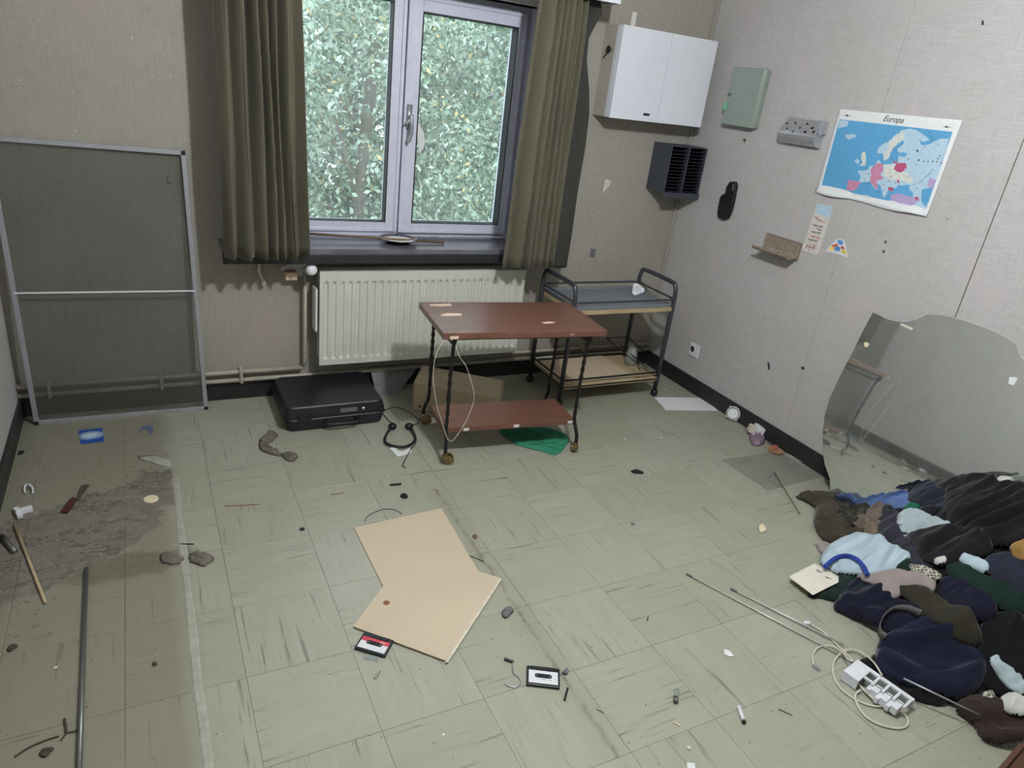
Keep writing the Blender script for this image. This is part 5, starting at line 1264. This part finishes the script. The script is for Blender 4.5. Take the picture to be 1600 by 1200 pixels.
# rods
def rod(a, c, r, name, m, lab, cat='rod', tip=True):
    A, Cc = Vector(F(*a)), Vector(F(*c)); t = thing(name, lab, cat, (A.x, A.y, 0)); MB().tube([A, Cc], r, 8).build('shaft', m, t, smooth=True)
    if tip: d = (Cc-A).normalized(); MB().tube([A-d*.004, A+d*.022], r*1.35, 8).build('tip', 'tape', t, smooth=True)
rod((1074, 897, .006), (1335, 1035, .007), .0028, 'antenna_rod', 'steel', 'longer thin steel rod on the floor reaching under the cable loops')
rod((1143, 920, .006), (1320, 1008, .012), .0030, 'antenna_rod', 'steel', 'shorter thin steel rod with grey tip beside the longer rod')
rod((1412, 1060, .080), (1530, 1117, .055), .0028, 'antenna_rod', 'alu', 'thin grey rod lying across the front of the clothes heap', tip=False)
# booklet
bk = thing('booklet', 'cream booklet with small brown print lying at the edge of the clothes heap', 'booklet', F(1275, 908, 0))
cz = [(1233, 902), (1273, 882), (1316, 907), (1270, 930)]
MB().prism([F(u, v, .020) for u, v in cz], (0, 0, .008)).build('pages', 'torn', bk)
MB().prism([F(u, v, .0285) for u, v in cz], (0, 0, .001)).build('cover', mat('cream_cover', (224, 219, 204), .6, var=.05), bk)
for q in ([(1275, 889), (1282, 893), (1285, 896), (1277, 893)], [(1289, 900), (1296, 903), (1301, 905), (1292, 904)]): MB().prism([F(u, v, .0297) for u, v in q], (0, 0, .0003)).build('print', 'tape', bk)
# papers
flat([(1022, 621), (1104, 622), (1121, 642), (1040, 641)], .001, .002, 'paper_sheet', 'paper', 'large white paper sheet on the floor in front of the serving cart wheel', 'paper')
flat([(1131, 1015), (1140, 1018), (1147, 1026), (1140, 1027), (1132, 1023)], .001, .003, 'paper_scrap', 'paper', 'small white paper scrap on the open floor left of the steel rods', 'paper')
flat([(1073, 1192), (1085, 1193), (1087, 1203), (1074, 1203)], .001, .002, 'paper_scrap', 'paper', 'white paper scrap at the bottom edge of the picture', 'paper')
flat([(609, 701), (617, 697), (622, 705), (630, 706), (640, 700), (644, 706), (632, 712), (621, 714)], .001, .003, 'paper_scrap', 'paper', 'torn white paper scrap beside the headphones', 'paper')
flat([(567, 1024), (592, 1026), (590, 1034), (568, 1030)], .001, .001, 'clear_tab', 'clear', 'clear plastic tab under the red-label cassette', 'plastic tab')
# blue card + blue sticker
def bluecard():
    m = bpy.data.materials.new('printed_blue_card'); m.use_nodes = True; k = NT(m); bs = k.n['Principled BSDF']; bs.inputs['Roughness'].default_value = .25
    co = k.add('ShaderNodeTexCoord').outputs['Object']; ln = k.add('ShaderNodeVectorMath', operation='LENGTH'); k.link(k.mapping(co, (1, 1.5, 0)), ln.inputs[0])
    f = k.math('ADD', ln.outputs['Value'], k.math('MULTIPLY', k.math('SUBTRACT', k.noise(co, 60.0, 3.0), .5), .035))
    k.link(k.ramp(f, .022, .062, (*lin((196, 216, 228)), 1), (*lin((40, 84, 168)), 1)), bs.inputs['Base Color']); return m
M['bluecard'] = bluecard()
t = thing('blue_card', 'glossy blue and white picture card on the floor in front of the mesh frame', 'card', F(142, 681, 0))
MB().prism([F(u, v, .001) for u, v in ((123, 673), (160, 669), (163, 690), (126, 694))], (0, 0, .0015)).build('card', 'bluecard', t)
flat([(214, 677), (222, 667), (232, 664), (240, 668), (239, 675), (234, 679), (231, 672), (224, 671)], .001, .001, 'crescent_sticker', mat('faded_blue', (88, 100, 138), .5), 'faded blue crescent-shaped sticker on the floor right of the blue card', 'sticker')
disc(236, 781, .026, .006, 'jar_lid', 'cream', 'round cream lid on the dust patch', 'lid', .001, 28)
# spatula / knife
t = thing('putty_knife', 'putty knife with dark red handle on the dusty floor', 'putty knife', F(118, 780, 0))
MB().prism([F(u, v, .002) for u, v in ((119, 781), (121, 771), (126, 760), (134, 757), (140, 758), (134, 767), (127, 776), (123, 783))], (0, 0, .002)).build('blade', 'debris', t)
MB().prism([F(u, v, .002) for u, v in ((95, 802), (108, 784), (114, 779), (120, 782), (115, 792), (105, 803))], (0, 0, .010)).build('handle', mat('dark_red_handle', (78, 34, 34), .5), t, bevel=.002)
b = MB(); b.tube(smooth_path([F(u, v, z) for u, v, z in ((51, 771, .004), (51, 763, .012), (46, 757, .016), (40, 758, .012), (38, 767, .006), (40, 770, .004))]), .0035, 7)
tag(b.build('white_hook', 'whitepl', smooth=True), 'small white plastic hook by the left baseboard', 'hook')
t = thing('wall_fitting', 'broken white plastic fitting by the left wall at the end of the wooden dowel', 'fitting', F(36, 803, 0)); p = F(36, 803, 0)
T = rot_T(p[0], p[1], .3)
MB().box(-.02, .03, -.008, .010, .002, .022, T).build('arm', 'whitepl', t, bevel=.002); MB().box(-.022, -.005, -.030, .030, .002, .018, T).build('plate', 'whitepl', t, bevel=.002)
t = None
rod((23, 820, .008), (71, 942, .006), .0048, 'wooden_dowel', 'pine', 'wooden dowel on the floor by the left wall', 'dowel', tip=False)
rod((135, 888, .0068), (122, 1240, .0068), .0065, 'metal_rod', 'greyrod', 'long grey metal rod along the floor at lower left', 'rod', tip=False)
rod((3, 838, .010), (23, 862, .006), .010, 'pipe_piece', 'greyrod', 'short dark pipe piece against the left baseboard', 'pipe', tip=False)
# dust clumps / rag
def clump(pts, hz, name, m, lab, cat, seed, z0=.001):
    P = smooth_path([(F(u, v, 0)[0], F(u, v, 0)[1], 0) for u, v in pts], 3, True); c = sum(P, Vector())/len(P); rings = 5; vs = []; n = len(P)
    for r in range(rings):
        k = 1 - r/rings
        for p in P:
            q = c + (p-c)*k*(1+.22*mnoise.noise(Vector((p.x*120+seed, p.y*120, r*.4)))); h = hz*math.sqrt(max(0, 1-k*k))*.9 * (1+1.5*mnoise.noise(Vector((q.x*110+seed, q.y*110, 1)))) if r else 0
            vs.append((q.x, q.y, z0 + max(0, h)))
    vs.append((c.x, c.y, z0+hz*.95)); fs = [(r*n+i, r*n+(i+1) % n, (r+1)*n+(i+1) % n, (r+1)*n+i) for r in range(rings-1) for i in range(n)] + [((rings-1)*n+i, (rings-1)*n+(i+1) % n, rings*n) for i in range(n)]
    fs.append(tuple(range(n-1, -1, -1)))
    return tag(MB().add(vs, fs).build(name, m, smooth=True), lab, cat)
t = thing('rag', 'twisted grey-brown dusty rag on the floor left of the black case', 'rag', F(425, 705, 0))
for nm, pts, hz in (('fold', [(405, 688), (415, 680), (428, 676), (434, 679), (426, 690), (410, 695)], .02), ('fold', [(404, 692), (412, 692), (425, 702), (440, 708), (438, 714), (420, 710), (406, 703)], .016), ('fold', [(438, 710), (452, 709), (464, 712), (461, 721), (448, 721)], .02)):
    o = clump(pts, hz, nm, 'dust', 'x', 'x', 3); del o['label']; del o['category']; o.parent = t; o.location = (Vector(o.location) - Vector(t.location))
clump([(250, 868), (262, 863), (276, 868), (288, 873), (286, 880), (266, 883), (252, 878)], .010, 'dust_clump', 'dust', 'grey dust clump on the glue ridge, left of its twin', 'dust', 4)
clump([(296, 866), (306, 862), (322, 864), (334, 870), (330, 880), (316, 885), (300, 880), (294, 874)], .012, 'dust_clump', 'dust', 'rounder grey dust clump just right of the glue ridge', 'dust', 5)
clump([(215, 716), (228, 712), (252, 713), (268, 721), (268, 729), (250, 728), (235, 722)], .006, 'plaster_flake', 'ridge', 'pale plaster flake at the back edge of the dust patch', 'flake', 6)
clump([(785, 955), (792, 948), (802, 952), (800, 960), (790, 967), (784, 963)], .012, 'grey_pebble', 'tape', 'grey lump of fluff right of the fibreboards on the dark seam', 'lump', 7)
clump([(1185, 823), (1190, 821), (1196, 825), (1198, 831), (1190, 833), (1184, 829)], .016, 'cream_lump', 'cream', 'cream coloured lump on the open floor left of the heap', 'lump', 8)
# headphones
t = thing('headphones', 'black headphones with a cable on the floor right of the black case', 'headphones', F(625, 690, 0))
MB().tube(smooth_path([F(u, v, z) for u, v, z in ((611, 668, .02), (603, 680, .014), (602, 690, .012), (612, 696, .012), (630, 698, .012), (644, 693, .012), (649, 683, .014), (642, 668, .02))]), .006, 8).build('headband', 'black', t, smooth=True)
for u, v in ((613, 670), (639, 670)):
    p = F(u, v, 0); MB().lathe([(0, .002), (.016, .002), (.02, .01), (.02, .02), (.012, .028), (0, .03)], 14, rot_T(p[0], p[1], 0), caps=False).build('ear_cup', 'black', t, smooth=True)
MB().tube(smooth_path([F(u, v, .004) for u, v in ((640, 664), (652, 662), (653, 655), (640, 644), (620, 636), (604, 640), (598, 645), (606, 655), (613, 662))]), .002, 6).build('cable', 'black', t, smooth=True)
MB().tube(smooth_path([F(u, v, .004) for u, v in ((648, 676), (650, 690), (640, 705), (632, 720), (629, 727), (634, 731))]), .002, 6).build('cable', 'black', t, smooth=True)
# emerald cloth
P = garment([(781, 676), (790, 668), (820, 668), (860, 670), (888, 683), (882, 700), (868, 711), (845, 705), (812, 697), (800, 690)], .004, 'green_cloth', 'emerald green cloth on the floor under the red table', 'cloth', M['green'], -.2, .007, 26, 41, .004, .006, None, 0.0)
# junk along the right wall
t = thing('alarm_clock', 'white round alarm clock lying by the right baseboard', 'clock', F(1146, 654, 0)); p = F(1146, 656, 0)
cp = Vector((2.80, F(1146, 656, 0)[1], .042))
cp = Vector(F(1146, 646, .042))
T = Matrix.Translation(cp) @ Matrix.Rotation(math.radians(-62), 4, 'Z') @ Matrix.Rotation(math.radians(70), 4, 'X')
MB().lathe([(0, -.02), (.030, -.02), (.038, -.014), (.040, .0), (.038, .012), (.030, .012), (.030, .006), (0, .006)], 24, T, caps=False).build('casing', 'whitepl', t, smooth=True)
MB().lathe([(.030, .0065), (.0345, .0065), (.0345, .013), (.030, .013)], 24, T, caps=False).build('bezel', 'tape', t); MB().lathe([(0, .0068), (.0295, .0068), (0, .0072)], 20, T, caps=False).build('dial', 'paper', t)
b = MB()
for a in (.8, 2.3, 3.9, 5.4): b.lathe([(0, -.006), (.006, -.004), (.006, .004), (0, .006)], 8, T @ Matrix.Translation((.041*math.cos(a), .041*math.sin(a), 0)), caps=False)
b.build('foot', 'whitepl', t, smooth=True)
t = thing('paper_block', 'small white note block standing by the right baseboard', 'note block', F(1180, 680, 0))
cp = Vector(F(1182, 672, .035)); T = Matrix.Translation((cp.x, cp.y, .0)) @ Matrix.Rotation(-.6, 4, 'Z') @ Matrix.Rotation(.22, 4, 'Y')
MB().box(-.024, .026, -.028, .028, .008, .062, T).build('block', 'paper', t, bevel=.002); MB().box(-.05, -.026, -.02, .024, .014, .050, T).build('backing_card', 'cord', t, bevel=.001)
clump([(1170, 680), (1180, 674), (1194, 680), (1196, 690), (1186, 697), (1174, 694)], .034, 'foil_wrapper', 'purple', 'crumpled mauve foil wrapper below the white note block', 'wrapper', 11)
p = F(1211, 706, 0)
t = thing('amber_dish', 'round amber plastic dish by the right baseboard', 'dish', (p[0], p[1], 0)); MB().lathe([(0, .002), (.036, .002), (.042, .010), (.040, .012), (.034, .006), (0, .005)], 24, rot_T(p[0], p[1], 0), caps=False).build('dish', 'orange', t, smooth=True)
clump([(1206, 700), (1211, 697), (1216, 700), (1212, 704)], .006, 'wax_piece', 'inkred', 'reddish lump lying on the amber dish', 'lump', 12, .008)
rod((1200, 692, .008), (1253, 722, .006), .0024, 'glass_stirrer', 'chrome', 'shiny thin stirrer along the right baseboard', 'stirrer', tip=True)
flat([(1128, 719), (1200, 767), (1286, 745), (1214, 706)], .001, .004, 'glass_sheet', 'pane_dusty', 'clear glass sheet lying flat on the floor by the right baseboard', 'glass')
b = MB(); b.tube([F(1210, 738, .012), F(1250, 803, .005)], .0022, 6); tt_ = thing('thin_stick', 'thin wooden stick with a string on the glass sheet', 'stick', F(1230, 770, 0)); b.build('stick', 'stick', tt_, smooth=True)
MB().tube(smooth_path([F(u, v, .007) for u, v in ((1210, 738), (1202, 745), (1205, 752), (1216, 758), (1224, 762))]), .0012, 5).build('string', 'tape', tt_, smooth=True)
clump([(985, 736), (995, 734), (1005, 737), (1003, 741), (990, 740)], .006, 'dark_clip', 'iron', 'dark hair clip on the floor between the table and the glass sheet', 'clip', 13)
# small rods, screws, bits
def bit(a, c, r, m, name, lab, cat): tag(MB().tube([F(a[0], a[1], r+.0005), F(c[0], c[1], r+.0005)], r, 7).build(name, m), lab, cat)
bit((609, 757.5), (627, 756), .0045, 'iron', 'bolt', 'dark bolt on the floor above the fibreboards', 'bolt')
bit((351, 791), (406, 788), .0014, 'rust', 'rusty_wire', 'straight rusty wire on the floor right of the glue ridge', 'wire')
bit((517, 773), (537, 770), .0014, 'rust', 'rusty_nail', 'short rusty nail above the dark coin', 'nail')
bit((887, 1075), (882, 1094), .0035, 'iron', 'wall_plug', 'dark wall plug below the white-label cassette', 'plug')
bit((281, 850), (303, 850), .0022, 'iron', 'nail', 'dark nail across the glue ridge', 'nail')
bit((1217, 1108), (1238, 1118), .0014, 'iron', 'twig', 'thin dark twig near the lower right of the floor', 'twig')
bit((932, 1108), (943, 1114), .0012, 'iron', 'twig', 'very thin twig on the dark seam at the bottom', 'twig')
bit((1052, 1128), (1063, 1134), .0020, 'cream', 'match', 'pale match stub left of the white battery', 'match')
bit((1011, 969), (1013, 964), .0020, 'iron', 'twig', 'tiny dark splinter on the tile', 'splinter')
t = thing('battery', 'white cylindrical battery on the floor at lower right', 'battery', F(1158, 1117, 0)); MB().tube([F(1154, 1104, .0065), F(1162, 1126, .0065)], .0062, 12).build('sleeve', 'whitepl', t, smooth=True); MB().tube([F(1162, 1126, .0065), F(1163, 1129.5, .0065)], .0060, 12).build('end', 'iron', t)
t = thing('clear_cap', 'clear plastic cap with a grey base on the floor left of the white battery', 'vial', F(1057, 1088, 0)); MB().tube([F(1058, 1079, .008), F(1056, 1090, .008)], .0075, 12).build('cap', 'clear', t, smooth=True); MB().tube([F(1056, 1090, .008), F(1056, 1097, .008)], .0072, 12).build('base', 'greyrod', t, smooth=True)  # loose transparent cap, closed by a grey base
disc(1076, 1169, .006, .003, 'button', 'torn', 'small pale button near the bottom edge', 'button')
for k, (u, v, r, m_, lab) in enumerate(((976, 687, .006, 'paper', 'white paper dot nearer the table'), (1033, 684, .006, 'paper', 'white ring-shaped dot right of the other dot'), (1025, 602, .006, 'paper', 'white fleck beside the cart wheel'), (1040, 608, .006, 'paper', 'white fleck nearest the right baseboard'), (606, 743, .005, 'cream', 'cream fleck below the headphone plug'), (659, 742, .003, 'paper', 'tiny white fleck right of the headphone plug'), (87, 1043, .005, 'cream', 'cream splinter left of the grey rod'), (693, 1148, .004, 'paper', 'white fleck at the bottom middle'))):
    disc(u, v, r, .0012, 'paper_fleck', m_, lab, 'fleck', n=7)
clump([(625, 774), (632, 772), (638, 775), (634, 780), (627, 778)], .008, 'bent_clip', 'iron', 'small bent dark clip below the bolt', 'clip', 14)
clump([(738, 838), (742, 835), (746, 839), (742, 843)], .006, 'crumb', 'stick', 'brown crumb right of the upper fibreboard', 'crumb', 15)
clump([(583, 1059), (590, 1051), (595, 1048), (592, 1055), (586, 1062)], .005, 'leaf_scrap', 'ridge', 'dry pale leaf scrap below the red-label cassette', 'leaf', 16)
clump([(878, 1052), (884, 1045), (889, 1047), (885, 1056)], .008, 'wire_tangle', 'tape', 'tiny grey wire tangle touching the white-label cassette', 'wire', 17)
clump([(30, 706), (38, 705), (36, 710), (28, 711)], .006, 'dark_chip', 'black', 'dark chip near the left wall in front of the mesh frame', 'chip', 18)
clump([(237, 1037), (243, 1034), (246, 1038), (241, 1042)], .004, 'seed_husk', 'debris', 'dark husk between grey rod and ridge', 'husk', 19)
b = MB(); b.tube(smooth_path([F(u, v, .003) for u, v in ((570, 815), (575, 806), (588, 799), (603, 795), (618, 797), (628, 803))]), .0012, 5); tag(b.build('wire_loop', 'iron', smooth=True), 'curved thin dark wire behind the upper fibreboard', 'wire')
bit((733, 868), (756, 877), .0014, 'iron', 'dark_wire', 'straight dark wire right of the upper fibreboard', 'wire')
# twigs and dirt at lower left
b = MB(); b.tube(smooth_path([F(u, v, .003) for u, v in ((22, 1183), (45, 1168), (70, 1157), (92, 1150))]), .0022, 5); b.tube([F(101, 1123, .004), F(104, 1145, .003)], .0032, 5); b.tube([F(95, 1157, .003), F(104, 1145, .003), F(126, 1140, .003)], .0022, 5)
tag(b.build('twig', 'debris', smooth=True), 'branching dark twig at the lower left corner', 'twig')
clump([(10, 1018), (16, 1008), (24, 1006), (28, 1010), (20, 1017)], .006, 'dirt_clod', 'debris', 'dark dirt clod at the left edge of the picture', 'dirt', 21)
clump([(60, 1180), (68, 1170), (84, 1168), (80, 1176), (70, 1184)], .006, 'dirt_clod', 'debris', 'dark dirt clod at the bottom left', 'dirt', 22)
# dust heap fluff over the stained patch
rg = random.Random(12); b = MB()
def chip(b, x, y, s, h):
    n = 5; a0 = rg.uniform(0, 6); pts = [(x+s*rg.uniform(.5, 1)*math.cos(a0+k*2*math.pi/n), y+s*rg.uniform(.4, 1)*math.sin(a0+k*2*math.pi/n), .0004) for k in range(n)]
    b.add(pts + [(x, y, h)], [(k, (k+1) % n, n) for k in range(n)])
for k in range(420):
    x = rg.gauss(-.24, .16); y = 2.60+.62*x+rg.gauss(0, .12)
    if LW+.03 < x < .018: chip(b, x, y, rg.uniform(.002, .011), rg.uniform(.0008, .0022))
for k in range(90):
    x = rg.gauss(-.42, .06); y = rg.uniform(1.9, 3.0); chip(b, max(x, LW+.03), y, rg.uniform(.003, .012), rg.uniform(.002, .006))
M['dustl'] = mat('pale_dust', (128, 121, 110), 1.0)
o = tag(b.build('dust_flakes', 'dustl'), 'grey dust and fluff spread over the floor by the left wall', 'dust'); o['kind'] = 'stuff'
b = MB()
for k in range(900):
    x = rg.uniform(LW+.05, 2.85); y = rg.uniform(.55, 3.3)
    if inside((x, y), POLY): continue
    chip(b, x, y, rg.uniform(.0008, .0032), rg.uniform(.0006, .002))
o = tag(b.build('grit', 'debris'), 'fine dark grit scattered over the whole floor', 'grit'); o['kind'] = 'stuff'
b = MB()
for k in range(90):
    x = rg.uniform(LW+.05, 2.85); y = rg.uniform(.55, 3.3)
    if inside((x, y), POLY): continue
    chip(b, x, y, rg.uniform(.001, .003), rg.uniform(.0006, .002))
o = tag(b.build('pale_crumbs', 'torn'), 'tiny pale plaster crumbs scattered over the whole floor', 'crumbs'); o['kind'] = 'stuff'
# brown crate at the lower right corner
p = Vector(F(1556, 1204, .16)); q = Vector(F(1602, 1150, .16)); ex = (q-p).normalized(); ey = Vector((ex.y, -ex.x, 0))
T = Matrix(((ex.x, ey.x, 0, p.x), (ex.y, ey.y, 0, p.y), (0, 0, 1, 0), (0, 0, 0, 1)))
t = thing('wooden_crate', 'dark brown wooden crate at the bottom right corner', 'crate', (p.x, p.y, 0))
b = MB(); b.box(-.3, .16, 0, .012, .001, .16, T); b.build('side_panel', 'browncrate', t, bevel=.001)
MB().box(-.3, .16, .25, .262, .001, .16, T).build('side_panel', 'browncrate', t, bevel=.001)
MB().box(-.3, .16, .0125, .2495, .001, .150, T).build('contents_board', 'browncrate', t)
